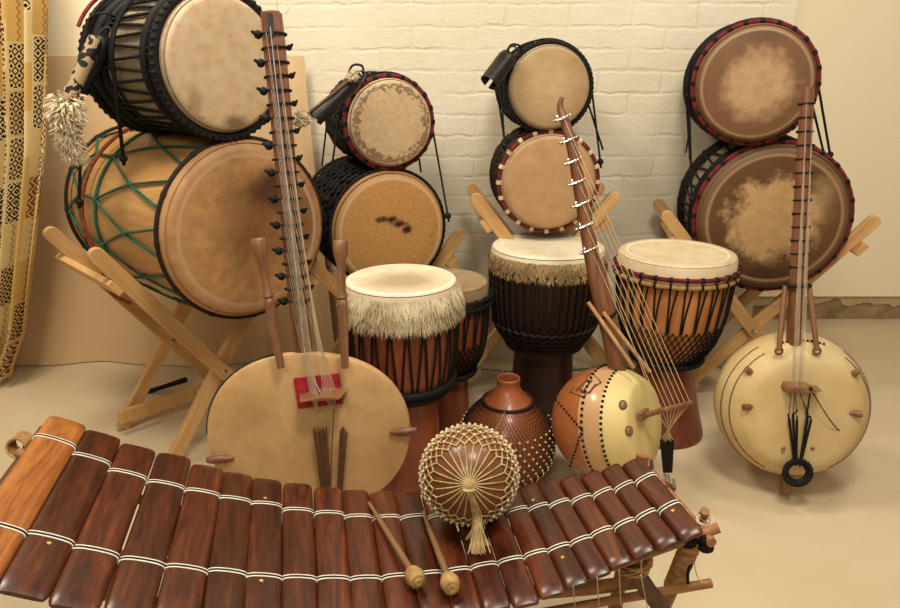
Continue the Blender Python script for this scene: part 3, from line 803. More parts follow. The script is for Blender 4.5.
b = MB(); b.lathe([(.0001, .006), (RI*.5, .004), (RI*.95, 0.0), (RI*1.0, -.004), (RI*1.012, -.012), (RI*1.012, -.028), (RI*1.0, -.028)], 72, wob=wobI); b.build('skin_face', 'kora_hide', K1)
b = MB()
for i in range(46):
    a = PI*.60+i*.026; q = RI*1.016*wobI(a, 0); b.ball((q*math.cos(a), q*math.sin(a), -.018), .0042, 6, 4)
b.build('stud_row', 'dark_iron', K1)
Ltop = (inv @ ptop).y
b = MB(); yb0 = RI*.8
yfl = -(p0.z-.012)/MI.col[1].z
b.tube([(0, yfl, -.035), (0, yb0, -.035), (0, yb0+.12, -.035)], .022, 12)
b.tube([(0, yb0+.1, -.035), (0, Ltop-.06, -.035), (0, Ltop, -.035)], [.0235, .026, .024], 6, flat=.8, up=(0, 0, 1))
b.build('neck', 'kora_wood', K1, smooth=False, bevel=.002)
# tuning thongs: black leather rings with a knot on alternating sides
nk = []
for i in range(21):
    y_ = Ltop-.045-i*(Ltop-.045-yb0-.13)/20
    s_ = -1 if i % 2 == 0 else 1
    b = MB(); b.tube([(.027*math.cos(a), y_+.001*s_*math.cos(a), -.035+.0235*math.sin(a)) for a in [2*PI*k/14 for k in range(14)]], .0026, 5, closed=True)
    kk = 1.0 if s_ < 0 else .7
    b.ball((s_*.031, y_, -.030), .0085*kk, 8, 6, (1.1, 1.15, 1)); b.tube([(s_*.033, y_, -.028), (s_*(.033+.010*kk), y_+.006, -.022)], [.006*kk, .003*kk], 6)
    b.build('tuning_ring', 'black_rope', K1); nk.append(V((s_*.010, y_, -.008)))
b = MB(); b.box((0, Ltop-.03, -.0115), (.010, .045, .006)); b.build('inlay', 'dark_iron', K1, smooth=False)
# carved hand posts
def turned_post(q0, q1, parent, mat):
    q0, q1 = V(q0), V(q1); z = q1-q0; L = z.length
    Mx = frame_zy(q0, z, (0, 0, 1) if abs(z.normalized().z) < .9 else (0, 1, 0))
    b = MB(); b.lathe([(.0001, 0), (.0085, 0), (.0095, L*.15), (.0105, L*.35), (.012, L*.5), (.0125, L*.53), (.009, L*.545), (.0125, L*.56), (.0095, L*.60), (.0085, L*.72), (.010, L*.82), (.015, L*.88), (.0165, L*.93), (.0165, L*.985), (.014, L), (.0001, L)], 10, Mx)
    return b.build('hand_post', mat, parent)
turned_post(L_(281, 368, 1.425), L_(258, 238, 1.47), K1, 'peg_wood')
turned_post(L_(345, 368, 1.425), L_(340, 240, 1.47), K1, 'peg_wood')
# crossbar ends that show at the rim
for (u, v) in ((220, 457), (405, 434)):
    q = L_(u, v, 1.42); dirx = 1 if q.x > 0 else -1
    b = MB(); b.tube([(q.x-dirx*.035, q.y, .006), (q.x-dirx*.015, q.y, .007), (q.x+dirx*.015, q.y, .006), (q.x+dirx*.026, q.y, .004)], [.004, .009, .010, .007], 8); b.build('crossbar_end', 'kora_wood', K1)
# red pad and wedge bridge
c0 = L_(318, 392, 1.43); b = MB()
R2 = Matrix.Rotation(math.radians(3), 3, 'Z')
b.box((c0.x, c0.y, .008), (.102, .072, .005), R2); b.build('red_pad', 'red_felt', K1, smooth=False, bevel=.001)
b = MB(); cx_, cy_ = c0.x+.012, c0.y
prof = [(-.055, -.004), (-.02, .003), (.0, .008), (.03, .005), (.055, .002), (.05, -.004), (.0, -.004)]
nP = len(prof); vs = [V((cx_+x_, cy_+y_, .010)) for x_, y_ in prof]+[V((cx_+x_*.8, cy_+y_*.6-.001, .07)) for x_, y_ in prof]
b.add(vs, [tuple(range(nP))[::-1], tuple(range(nP, 2*nP))]+[(i, (i+1) % nP, nP+(i+1) % nP, nP+i) for i in range(nP)])
b.build('bridge', 'peg_wood', K1, smooth=False)
b = MB()
for i, q in enumerate(nk):
    s_ = -1 if i % 2 == 0 else 1; zz = .016+(20-i)*.0024
    e = V((cx_+s_*(.006+.0012*i), cy_, zz)); b.tube([q, e], .0005, 4)
    e2 = V((cx_+s_*(.009+.0006*i), cy_-.012-.002*i, zz*.75)); b.tube([e, e2], .0005, 4)
b.build('strings', 'string', K1)
b = MB(); q = nk[0]+V((.004, .02, 0)); b.tube([V((.000, Ltop-.035, -.006)), V((.012, yb0, .01)), V((cx_, cy_, .045))], .0011, 5); b.build('strings', 'blue_string', K1)
# lower tie cords, two bundles running to the tail ring
b = MB()
for (u0, n_, u1) in ((314, 9, 326), (341, 5, 338)):
    for i in range(n_):
        a_ = L_(u0+(i*1.6), 428+rnd.uniform(-3, 4), 1.42); a_.z = .028; e_ = L_(u1+i*.9, 505, 1.43); e_.z = .012
        b.tube([a_, e_], .0017, 5)
a_ = L_(334, 408, 1.42); a_.z = .03; e_ = L_(331, 500, 1.43); e_.z = .012; b.tube([a_, e_], .0012, 4)
b.build('tail_cords', 'dark_stick', K1)
b = MB(); b.ring(.02, 0, .005, 20, 6, Matrix.Translation((0, -RI*.93, .012))); b.build('tail_ring', 'dark_iron', K1)

# K: pale round gourd kora at right
M['gourd_pale'] = simple('gourd_pale', '#b3924f', '#d0b274', 7, .5, .4, .08)
t = NT('kora_hide_pale', .5, .3)
c_ = t.mix(t.ramp(t.noise(t.obj, 9, 4, .55), [(.35, 0.0), (.7, 1.0)]), lin('#bfa470'), lin('#cdb586'))
t.color(c_); t.bump(t.noise(t.obj, 12, 5), .12, .005); M['kora_hide_pale'] = t.m
p0 = at(788, 402, Y=1.77); ptop = at(804, 92, Y=1.93)
MK = harp_frame(p0, ptop, (-.10, -1, 0)); RK = px(71.5, p0); INV = MK.inverted()
K2 = thing('kora', 'harp with round pale stitched gourd and long ringed neck, at the right', 'harp', MK)
b = MB(); b.lathe([(.0001, -.17), (RK*.45, -.155), (RK*.8, -.10), (RK*.97, -.03), (RK*1.0, .005), (RK*.97, .040)], 64); b.build('gourd', 'gourd_pale', K2)
b = MB(); profK = smooth_prof([(RK*1.005, .01), (RK*.985, .04), (RK*.92, .072), (RK*.82, .098), (RK*.74, .112), (RK*.6, .118), (RK*.3, .121), (.0001, .122)], 4)
b.lathe(profK, 64); b.build('skin_face', 'kora_hide_pale', K2)
def onK(a, rr): 
    for (r0, z0), (r1, z1) in zip(profK, profK[1:]):
        if r1 <= rr <= r0: return V((rr*math.cos(a), rr*math.sin(a), z0+(z1-z0)*(r0-rr)/(r0-r1+1e-9)))
    return V((rr*math.cos(a), rr*math.sin(a), .02))
for rr_, n_ in ((RK*.90, 60), (RK*.97, 64)):
    for (a0, a1) in ((PI*.68, PI*1.36), (-PI*.34, PI*.30)):
        b = MB()
        for i in range(n_):
            a = a0+(a1-a0)*i/n_
            b.ball(onK(a, rr_)*1.004, .0026, 6, 4, (1, 1, 1))
        b.build('stitching', 'dark_stick', K2)
b = MB()
for i in range(12):
    a = PI*.40+i*.018*PI; b.ball(onK(a, RK*.93)*1.01, .004, 6, 4)
b.build('stitching', 'dark_iron', K2)
# peg studs
for (u, v) in ((749, 371), (744, 404), (852, 372), (851, 410)):
    q = PL(u, v, .09); a = math.atan2(q.y, q.x); rr_ = min(math.hypot(q.x, q.y), RK*.93); w_ = onK(a, rr_); o_ = V((math.cos(a), math.sin(a), .5))
    b = MB(); b.tube([w_-o_*.014+V((0, 0, .004)), w_+V((0, 0, .007)), w_+o_*.012+V((0, 0, .006))], [.007, .0095, .008], 8); b.build('crossbar_end', 'peg_wood', K2)
for (u, v) in ((783, 448), (812, 448)):
    q = PL(u, v, .116); b = MB(); b.ring(.009, 0, .0028, 16, 6, Matrix.Translation((q.x, q.y, .116)) @ Matrix.Diagonal((.8, 1.5, 1, 1))); b.ball((q.x, q.y, .115), .008, 8, 5); b.build('crossbar_end', 'peg_wood', K2)
LtK = (INV @ ptop).y; yK = RK*.92
b = MB(); zN = .065; xN = -.016
b.tube([(xN, -(p0.z-.014)/MK.col[1].z, zN-.005), (xN, 0, zN-.005)], .016, 12); b.build('tail_post', 'kora_wood', K2)
b = MB()
b.tube([(xN, yK-.05, zN), (xN, yK+.02, zN), (xN, yK+.18, zN)], .020, 14); b.tube([(xN, yK+.16, zN), (xN, LtK, zN)], [.0205, .0165], 14)
b.build('neck', 'kora_wood', K2)
ng = 13; tops = []
for i in range(ng):
    y_ = LtK-.04-i*(LtK-.04-yK-.20)/(ng-1); s_ = -1 if i % 2 == 0 else 1
    b = MB(); R_ = .0185+.003*i/ng
    b.tube([(xN+R_*math.cos(a), y_, zN+R_*math.sin(a)) for a in [2*PI*k/14 for k in range(14)]], .0022, 5, closed=True); b.ball((xN+s_*.021, y_, zN+.004), .0045, 6, 4)
    b.build('tuning_ring', 'black_rope', K2); tops.append(V((xN+s_*.008, y_, zN+.020)))
# hand posts bound to the neck
for (u0, v0, u1, v1) in ((779, 351, 785, 286), (817, 351, 809, 286)):
    q0 = PL(u0, v0, .113); q1 = PL(u1, v1, zN+.012)
    b = MB(); b.tube([q0, q0.lerp(q1, .5), q1], [.0065, .0075, .0065], 10); b.build('hand_post', 'peg_wood', K2)
    b = MB(); b.ring(.009, 0, .003, 14, 6, Matrix.Translation(q0)); b.build('stud', 'kora_wood', K2)
b = MB(); q1 = PL(797, 285, zN)
b.tube([(xN+.030*math.cos(a), q1.y, zN+.006+.024*math.sin(a)) for a in [2*PI*k/16 for k in range(16)]], .005, 6, closed=True); b.build('binding', 'black_rope', K2)
cB = PL(800, 388, .140); b = MB()
vs = []; sec = [(-.036, .013), (.018, .012), (.034, .004), (.048, .003), (.048, -.003), (.034, -.006), (.018, -.013), (-.036, -.013), (-.041, 0)]
n_ = len(sec); vs = [V((cB.x+x_, cB.y+y_, .120)) for x_, y_ in sec]+[V((cB.x+x_*.9, cB.y+y_*.5, .168)) for x_, y_ in sec]
b.add(vs, [tuple(range(n_))[::-1], tuple(range(n_, 2*n_))]+[(i, (i+1) % n_, n_+(i+1) % n_, n_+i) for i in range(n_)]); b.build('bridge', 'peg_wood', K2, smooth=False, bevel=.001)
b = MB()
for i, q in enumerate(tops):
    s_ = -1 if i % 2 == 0 else 1; e = V((cB.x-.008+s_*.008, cB.y, .128+(ng-i)*.003)); b.tube([q, e], .0005, 4)
b.build('strings', 'string', K2)
b = MB(); yR_ = PL(797, 472, .125).y; xR = PL(797, 472, .125).x
for (u, v, du) in ((789, 418, 0), (793, 414, 1), (797, 420, 2), (808, 416, 6), (811, 420, 7)):
    a_ = PL(u, v, .135); b.tube([V((cB.x-.01+rnd.uniform(-.01, .01), cB.y, .13)), a_], .0008, 4)
    b.tube([a_, V((xR-.008+du*.002, yR_+.02, .128))], .0032, 6); b.tube([a_, a_+V((rnd.uniform(-.01, .01), .012, .006))], .002, 5)
a_ = V((cB.x+.016, cB.y+.004, .165)); b.tube([a_, V((xR, yR_+.02, .14))], .0022, 5); b.ball(a_, .006, 8, 5)
b.tube(spline([a_, PL(830, 420, .14), PL(843, 433, .11), PL(857, 436, .08), PL(860, 429, .06)], 6), .0016, 5)
b.build('tail_cords', 'black_rope', K2)
b = MB(); Mr = Matrix.Translation((xR, yR_, .125)); b.ring(.029, 0, .0085, 36, 8, Mr)
for i in range(22):
    a = 2*PI*i/22; b.ball(Mr @ V((.033*math.cos(a), .033*math.sin(a), .005)), .008, 6, 4)
b.build('braided_ring', 'black_rope', K2)

# J: smaller decorated harp, turned to the right
t = NT('burnt_gourd', .4, .4)
x, y, z = t.xyz(t.obj)
f = t.math('ADD', z, t.math('MULTIPLY', t.noise(t.obj, 5, 2), .01))
c_ = t.mix(t.math('GREATER_THAN', f, -.006), lin('#9c5a30'), lin('#c49a6c'))
c_ = t.mix(t.math('MULTIPLY', t.noise(t.obj, 12, 4), .35), c_, lin('#8a5228'))
t.color(c_); t.b.inputs['Coat Weight'].default_value = .25; M['burnt_gourd'] = t.m
t = NT('harp_hide', .45, .35)
t.color(t.mix(t.noise(t.obj, 8, 3), lin('#c8b070'), lin('#dcc88c'))); M['harp_hide'] = t.m
p0 = at(608, 422, Y=1.72); ptop = at(566, 118, Y=1.90)
MJ = harp_frame(p0, ptop, (.80, -.60, 0)); RJ = px(56, p0); INV = MJ.inverted()
J = thing('gourd_harp', 'small harp with burnt-decorated round gourd and silver tuners, beside the orange djembe', 'harp', MJ)
zf_ = RJ*.66
b = MB(); pr = [(.0001, -RJ)]+[(RJ*math.cos(q), RJ*math.sin(q)) for q in [-PI/2+.1+k*(PI/2-.1+.40)/14 for k in range(15)]]
b.lathe(pr, 56); b.build('gourd', 'burnt_gourd', J)
b = MB(); pr = [(RJ*1.008*math.cos(q), RJ*1.008*math.sin(q)) for q in [.30+k*.32/6 for k in range(7)]]
pr += [(RJ*.775, zf_+.0), (RJ*.73, zf_+.006), (RJ*.4, zf_+.006), (.0001, zf_+.006)]
b.lathe(pr, 56); b.build('skin_face', 'harp_hide', J)
def sphJ(a, q, k=1.015): return V((math.cos(a)*math.cos(q), math.sin(a)*math.cos(q), math.sin(q)))*RJ*k
b = MB()
for i in range(64):                                 # stud row at the hide's edge
    a = 2*PI*i/64; b.ball(sphJ(a, .33), .0044, 6, 4)
for i in range(60):
    a = 2*PI*i/60; b.ball(sphJ(a, .0), .0044, 6, 4)
b.build('stud_row', 'black_rope', J)
Rc = MJ.to_3x3().inverted()
def dirJ(u, v):
    """point on the gourd seen at u, v"""
    o = INV @ CAM; d = (Rc @ ray(u, v)).normalized(); Rq = RJ*1.012
    bq = o.dot(d); disc = bq*bq-(o.dot(o)-Rq*Rq)
    return (o+d*(-bq-math.sqrt(max(disc, 0)))) 
b = MB()
for (a_, c_) in (((556, 400), (582, 430)), ((582, 430), (570, 466))):
    for i in range(11):
        b.ball(dirJ(a_[0]+(c_[0]-a_[0])*i/10, a_[1]+(c_[1]-a_[1])*i/10), .0034, 6, 4)
b.build('stud_row', 'black_rope', J)
b = MB()
tri_ = [(570, 392), (592, 373), (601, 382), (583, 397)]
P4 = [dirJ(*q) for q in tri_]; b.tube(P4, .0022, 5, closed=True)
for s0, s1 in (((576, 391), (588, 379)), ((582, 393), (592, 380)), ((578, 388), (585, 393)), ((589, 393), (596, 384))): b.tube([dirJ(*s0), dirJ(*s1)], .0024, 5)
b.build('burnt_mark', 'dark_stick', J)
for (u, v) in ((623, 405), (629, 431)):
    q = dirJ(u, v); b = MB(); n_ = q.normalized(); R_ = n_.to_track_quat('Z', 'Y').to_matrix()
    b.ball(q, .012, 12, 7, (1, .8, .45), R_); o_ = b.build('stud', 'peg_wood', J)
    b = MB(); b.ring(.0115, .0, .0022, 18, 5, Matrix.Translation(q) @ R_.to_4x4() @ Matrix.Diagonal((1, .8, 1, 1))); b.build('edge', 'dark_stick', o_)
# neck: square staff with a hooked tip; in the plane just behind the face
nkp = [at(618, 372, Y=1.74), at(611, 335, Y=1.76), at(603, 300, Y=1.78), at(594, 265, Y=1.80), at(587, 230, Y=1.82), at(580, 190, Y=1.84), at(573, 150, Y=1.86), at(565, 122, Y=1.88), at(560, 107, Y=1.89), at(562, 97, Y=1.89)]
nr = [.024, .026, .028, .023, .020, .018, .016, .013, .009, .006]
b = MB(); PP = [INV @ q for q in nkp]
b.tube(spline(PP, 3), [nr[min(i//3, 9)]*(1-(i % 3)/3)+nr[min(i//3+1, 9)]*((i % 3)/3) for i in range(28)], 8); b.build('neck', 'kora_wood', J)
b = MB(); b.tube([PP[0], INV @ at(622, 392, Y=1.72)], .022, 10); b.build('neck_socket', 'kora_wood', J)
tun = []
for i, v in enumerate((118, 140, 161, 182, 204, 226, 250)):
    tq = (v-107)/(265-107); c_ = None
    for (qa, qb) in zip([(97, 562), (107, 560), (122, 565), (150, 573), (190, 580), (230, 587)], [(107, 560), (122, 565), (150, 573), (190, 580), (230, 587), (265, 594)]):
        if qa[0] <= v <= qb[0]: uc = qa[1]+(qb[1]-qa[1])*(v-qa[0])/(qb[0]-qa[0])
    Yn = 1.88-.08*(v-122)/143
    base = INV @ at(uc, v, Y=Yn-.016); b = MB()
    l = INV @ at(uc-9, v+3, Y=Yn-.02); r_ = INV @ at(uc+6, v-3, Y=Yn-.02)
    b.tube([base, l], .0028, 6); b.ball(l, .0065, 8, 6, (1.4, .8, 1)); b.ball(base, .0062, 8, 6); b.tube([base, r_], .0028, 6); b.ball(r_, .0045, 8, 5)
    b.ball(l+(base-l)*.35+V((0, .008, 0)), .0045, 6, 5)
    b.build('tuner', 'steel', J); tun.append(base); tun.append(r_)
# handles
for (a_, c_) in (((588, 302), (634, 368)), ((603, 312), (650, 372))):
    q0 = at(*a_, Y=1.73); q1 = at(*c_, Y=1.655); b = MB(); b.tube([INV @ q0, INV @ q1], .0055, 8); b.build('hand_post', 'pale_stick', J)
b = MB(); c_ = INV @ at(603, 314, Y=1.775); b.tube([c_+V((.040*math.cos(a), .006*math.sin(a*2), .036*math.sin(a))) for a in [2*PI*k/16 for k in range(16)]], .004, 6, closed=True); b.build('binding', 'black_rope', J)
# bridge standing out from the face, strings, black tail cords
ba, bb_ = INV @ at(645, 415, Y=1.63), INV @ at(692, 402, Y=1.56)
b = MB(); b.tube([ba, ba.lerp(bb_, .5), bb_], [.009, .006, .005], 8)
b.box(ba+V((0, 0, -.004)), (.05, .022, .012)); b.build('bridge', 'peg_wood', J, smooth=False)
b = MB(); tail = INV @ at(668, 440, Y=1.60)
for i in range(8):
    e = ba.lerp(bb_, .28+.68*(7-i)/7); s_ = tun[min(i*2 if i < 7 else 13, 13)]
    b.tube([s_, e], .0011, 4); b.tube([e, INV @ at(662+i*1.6, 438+(i % 3)*2, Y=1.60)], .0011, 4)
b.build('strings', 'gold_string', J)
b = MB()
for i in range(7):
    q0 = INV @ at(661+i*2.0, 440+(i % 3), Y=1.60); q1 = INV @ at(664+i*1.2, 472, Y=1.63); b.tube([q0, q0.lerp(q1, .6), q1], .0032, 6)
b.build('tail_cords', 'black_rope', J)
b = MB()
b0 = MB(); b0.tube([V((0, -RJ*.85, zf_*.6)), INV @ at(674, 488, Z=.010)], [.012, .008], 8); b0.build('tail_post', 'kora_wood', J)
for (u, v) in ((665, 476), (669, 479), (674, 483)):
    q = INV @ at(u, v, Y=1.665); b.tube([q+V((.006*math.cos(a), .012*math.sin(a), 0)) for a in [2*PI*k/10 for k in range(10)]], .002, 5, closed=True)
b.build('tail_ring', 'steel', J)
b = MB(); q0 = INV @ at(655, 455, Y=1.62); q = INV @ at(648, 466, Y=1.64)
b.ring(.011, 0, .003, 18, 6, Matrix.Translation((q.x, q.y, zf_+.006)) @ Matrix.Diagonal((.7, 1.5, 1, 1))); b.build('sound_hole', 'dark_stick', J)

# ------------------------------------------------------------------ rattles (netted gourds)
M['gourd_red'] = simple('gourd_red', '#7c3f1e', '#9c5830', 8, .4, .4, .08, coat=.2)
M['gourd_brown'] = simple('gourd_brown', '#5e3418', '#80502a', 8, .4, .4, .08, coat=.2)
pL = at(507, 430, Y=1.79); pL.z = .148
ML = Matrix.Translation((pL.x, pL.y, 0)); t = thing('gourd_rattle', 'reddish gourd rattle with open neck and dark beaded net, standing on the floor', 'rattle', ML)
H_ = .148; rL = px(47, pL)
prof = smooth_prof([(.0001, 0), (rL*.6, .012), (rL*.93, .06), (rL*1.0, .115), (rL*.93, .17), (rL*.72, .215), (rL*.48, .246), (.042, .272), (.0315, .292), (.033, .312), (.028, .313), (.026, .29)], 5)
MB().lathe(prof, 56).build('gourd', 'gourd_red', t)
def spL(a, z, off=.003):
    q = lerp_prof(prof[:46], z)+off; return V((q*math.cos(a), q*math.sin(a), z))
b = MB(); bd = MB(); n_ = 34; rows = 13; zt_, zb_ = .243, .03
for j in range(rows):
    z0, z1 = zt_-(zt_-zb_)*j/rows, zt_-(zt_-zb_)*(j+1)/rows
    for s_ in (0, 1):
        b.tube([spL(PI*i/n_, z0 if (i+s_+j) % 2 else z1) for i in range(2*n_)], .0011, 4, closed=True)
    if j >= 3:
        for i in range(n_): bd.ball(spL(PI*(2*i+(j % 2))/n_, z1, .005), .0034, 6, 4)
b.tube([spL(2*PI*i/40, .244, .004) for i in range(40)], .005, 6, closed=True)
b.build('cord_net', 'brown_rope', t); bd.build('beads', 'bead', t)
b = MB(); b.tube(spline([(-.05, -.11, .19), (-.02, -.08, .235), (.004, -.045, .268)], 4), .0018, 5); b.build('loose_cord', 'tan_cord', t)

# ------------------------------------------------------------------ big xylophone in front
#      far end (u, v)   near end (u, v)  far binding, near binding rows  height
FAR = [(70, 418), (105, 431.5), (140, 444.5), (176, 453), (209, 464), (238.5, 471), (267.5, 477), (298, 481.5), (328, 485.6), (355, 488), (381.7, 489.7), (406.7, 490.7), (433, 490.5), (460, 489.5), (484, 488), (507, 486), (526, 483), (545, 478), (567, 475), (588, 471), (608, 465), (629, 459)]
DN = [(-38, 588), (22, 591.6), (73.5, 605), (128, 612), (177, 618), (223, 622), (263, 625), (300.5, 626), (337, 625), (371, 622), (405, 619), (438, 614), (468, 610), (497, 606), (526.5, 602), (552.7, 592.5), (576.7, 583), (599.6, 573), (620.6, 562), (644, 552), (668, 543), (692, 534)]
zbar = lambda i: .30+(.20*((11-i)/11)**2 if i < 11 else .11*((i-11)/10)**2)
bars3 = []
for i in range(22):
    bars3.append((at(*FAR[i], Z=zbar(i)), at(*DN[i], Z=zbar(i))))
mid = sum((a+c for a, c in bars3), V((0, 0, 0)))/44
MX = Matrix.Translation((mid.x, mid.y, 0)); INV = MX.inverted()
X = thing('xylophone', 'large wooden gourd xylophone with dark brown bars across the front', 'xylophone', MX)
pitchs = []
for i in range(22):
    def dist(j, k): 
        a, c = bars3[j]; d = (c-a).normalized(); m0 = (bars3[k][0]+bars3[k][1])/2; v_ = m0-a
        return (v_-d*v_.dot(d)).length
    pitchs.append(dist(i, i+1) if i < 21 else dist(i, i-1))
sm = [sum(pitchs[max(0, i-2):i+3])/len(pitchs[max(0, i-2):i+3]) for i in range(22)]
FB = {0: .18}; 
barinfo = []
for i, (a, c) in enumerate(bars3):
    d = (c-a); L = d.length; d.normalize(); w = sm[i]*1.03; th = .017
    ez = V((0, 0, 1)); ey = -d; ey.z = 0; ey.normalize()
    # bar frame: y to the far end
    z_ = V((1, 0, 0)).cross(ey); ex = ey.cross(ez)
    tilt = (bars3[min(i+1, 21)][0].z-bars3[max(i-1, 0)][0].z)/max(.01, (bars3[min(i+1, 21)][0]-bars3[max(i-1, 0)][0]).length)
    ex = (ex+V((0, 0, tilt))).normalized(); ez = ex.cross(ey)
    Mb = frame((a+c)/2-ez*th*.5, ex, ey, ez)
    b = MB(); ns = 16; m_ = 20; vs = []
    for k, tt in enumerate([-1, -.998, -.985, -.96, -.92, -.86, -.5, 0, .5, .86, .92, .96, .985, .998, 1]):
        e = max(0, (abs(tt)-.86)/.14)
        ws = 1-.15*e**4; zs = 1-.72*e**2
        for q in range(m_):
            f_ = 2*PI*q/m_; cx_, sx_ = math.cos(f_), math.sin(f_)
            X_ = math.copysign(abs(cx_)**.45, cx_)*w/2*ws; Z_ = math.copysign(abs(sx_)**.62, sx_)*th/2*zs*(1 if sx_ > 0 else 1)
            arch = .0022*(1-(X_/(w/2))**2)
            nzv = .0008*noise.noise(V((X_*30, tt*3, i*3.1)))
            ragg = .0015*noise.noise(V((tt*6, i*2.3, q > m_/4 and q < 3*m_/4)))
            vs.append(V((X_*(1+ragg*8), tt*L/2*(1), Z_+(arch if sx_ > 0 else 0)+nzv)))
    fs = []
    for k in range(14):
        for q in range(m_): fs.append((k*m_+q, k*m_+(q+1) % m_, (k+1)*m_+(q+1) % m_, (k+1)*m_+q))
    fs.append(tuple(range(m_))[::-1]); fs.append(tuple(14*m_+q for q in range(m_))); b.add(vs, fs)
    o = b.build('bar', 'bar_wood_light' if i == 0 else 'bar_wood', X); o.matrix_local = INV @ Mb
    f1, f2 = .19+.006*min(i, 8)*0+(.05 if i > 12 else .02*i/12), .66
    # measured binding rows
    for vrow in (('far', (440, 458, 473.5, 484, 492, 499, 504, 510, 513, 516.4, 517, 516.5, 515.5, 514, 512, 509.5, 506.7, 502.6, 498, 492, 485.6, 478)[i]),
                 ('near', (526, 537, 550.5, 561, 568, 571.5, 576, 577.5, 578, 578, 576, 573.5, 570, 565, 559.5, 553, 547, 539.8, 531, 523, 514, 506)[i])):
        fr = (vrow[1]-FAR[i][1])/(DN[i][1]-FAR[i][1]); ub = FAR[i][0]+(DN[i][0]-FAR[i][0])*fr
        pb = at(ub, vrow[1], Z=zbar(i)); yb_ = (pb-(a+c)/2).dot(ey)
        bd = MB()
        for off, mi, rad in ((-.0035, 0, .0014), (0, 1, .0022), (.0035, 0, .0014)):
            bd.mat(mi); pts = []
            for q in range(19):
                f_ = PI*1.12*q/18-.06*PI; cx_, sx_ = math.cos(f_), math.sin(f_)
                X_ = math.copysign(abs(cx_)**.45, cx_)*(w/2+.0005); Z_ = math.copysign(abs(sx_)**.62, sx_)*(th/2)
                pts.append(V((X_, yb_+off, Z_+.0022*(1-(X_/(w/2))**2)+.0006)))
            bd.tube(pts, rad, 5)
        bo = bd.build('cord_binding', ['white_tie', 'black_rope'], o)
    barinfo.append((Mb, L, w, ex, ey, ez))
M['star'] = simple('star', '#b98a3a', '#e0b860', 30, .4, .5)
for i, (u, v) in ((1, (49, 543)), (6, (265, 499)), (6, (261, 582)), (16, (533, 500)), (17, (561, 552)), (21, (673, 511))):
    p = at(u, v, Z=zbar(i)+.0015); Mb, L, w, ex, ey, ez = barinfo[i]; q = Mb.inverted() @ p; b = MB()
    pts = []
    for k in range(10):
        r_ = .0042 if k % 2 == 0 else .0019; a = PI*k/5+.3; pts.append((r_*math.cos(a), r_*math.sin(a)))
    zt_ = .0108; b.add([V((q.x+x_, q.y+y_, zt_+.0012)) for x_, y_ in pts]+[V((q.x+x_, q.y+y_, zt_-.003)) for x_, y_ in pts], [tuple(range(10))]+[(k, 10+k, 10+(k+1) % 10, (k+1) % 10) for k in range(10)])
    bar_o = [c_ for c_ in X.children if c_.name.startswith('bar')][i]
    b.build('star_inlay', 'star', bar_o, smooth=False)
# carrying frame under the bars
def P_(i, f, dz):
    a, c = bars3[i]; p = a.lerp(c, f); return INV @ V((p.x, p.y, p.z+dz))
def stick(name, pts, r, mat, parent=X, n=10): 
    b = MB(); b.tube(pts, r, n); return b.build(name, mat, parent)
for f in (.20, .66):
    pts = [P_(i, f, -.030) for i in range(0, 22, 3)]
    d0 = (pts[0]-pts[1]).normalized(); d1 = (pts[-1]-pts[-2]).normalized()
    rail = stick('support_cord', [P_(i, f, -.0225) for i in range(22)], .0035, 'tan_cord')
fl = P_(0, -.02, -.05)+V((-.05, 0, .0)); fr_ = P_(21, -.02, -.05)+V((.05, 0, 0)); nl_ = P_(0, .95, -.05)+V((-.05, 0, 0)); nr_ = P_(21, 1.0, -.035)+V((.055, 0, 0))
def bent(a, c, sag, k=8): return [a.lerp(c, i/k)+V((0, 0, -sag*math.sin(PI*i/k))) for i in range(k+1)]
stick('frame_rail', [P_(0, .26, -.045)+V((-.07, .02, .03))]+[P_(i, .26, -.05) for i in range(0, 22, 3)]+[P_(21, .25, -.036)+V((.045, 0, .02))], .009, 'frame_wood')
stick('frame_rail', [P_(0, .80, -.045)+V((-.07, 0, .03))]+[P_(i, .82, -.05) for i in range(0, 22, 3)]+[P_(21, .90, -.030)+V((.062, .01, .018))], .009, 'frame_wood')
stick('end_bar', [P_(21, .02, -.03)+V((.045, 0, 0)), P_(21, .5, -.03)+V((.045, 0, 0)), P_(21, .93, -.03)+V((.045, 0, 0))], .009, 'frame_wood')
stick('end_bar', [P_(0, -.02, -.035)+V((-.055, .0, .0)), P_(0, .5, -.035)+V((-.06, 0, 0)), P_(0, 1.0, -.035)+V((-.06, 0, 0))], .016, 'dark_stick')
rp = INV @ at(705, 511, Z=.41)
post_pts = [rp, INV @ at(684, 560, Z=.24), V(((INV @ at(676, 600, Z=.12)).x, (INV @ at(676, 600, Z=.12)).y, .10))]
foot = post_pts[1]+(post_pts[1]-rp).normalized()*.0
dn = (post_pts[1]-rp); dn = dn/abs(dn.z)
foot = rp+dn*(.41-.004)
stick('leg', [rp, rp.lerp(foot, .5), foot], [.008, .014, .014], 'frame_wood')
b = MB()
for k in range(46):
    q = rp.lerp(foot, .20+.0105*k)
    b.tube([q+V((.0165*math.cos(a), .0165*math.sin(a), .002*math.sin(a*1+k))) for a in [2*PI*j/10 for j in range(10)]], .003, 5, closed=True)
b.build('leg_wrapping', 'tan_cord', X)
b = MB(); q = INV @ at(695, 541, Z=.37)
for k in range(7): b.ball(q+V((.016*math.cos(k*2.1), .010*math.sin(k*1.7), .009*math.sin(k*1.3))), .013, 8, 6, (1.1, .9, .7))
b.build('lashing', 'black_cloth', X)
b = MB(); q = INV @ at(704, 526, Z=.385)
for k in range(8): b.tube([q+V((.013*math.cos(a), .010*math.sin(a), .010*math.sin(a+k)+.003*(k-4))) for a in [2*PI*j/12 for j in range(12)]], .0022, 5, closed=True)
b.build('lashing', 'cream_cord', X)
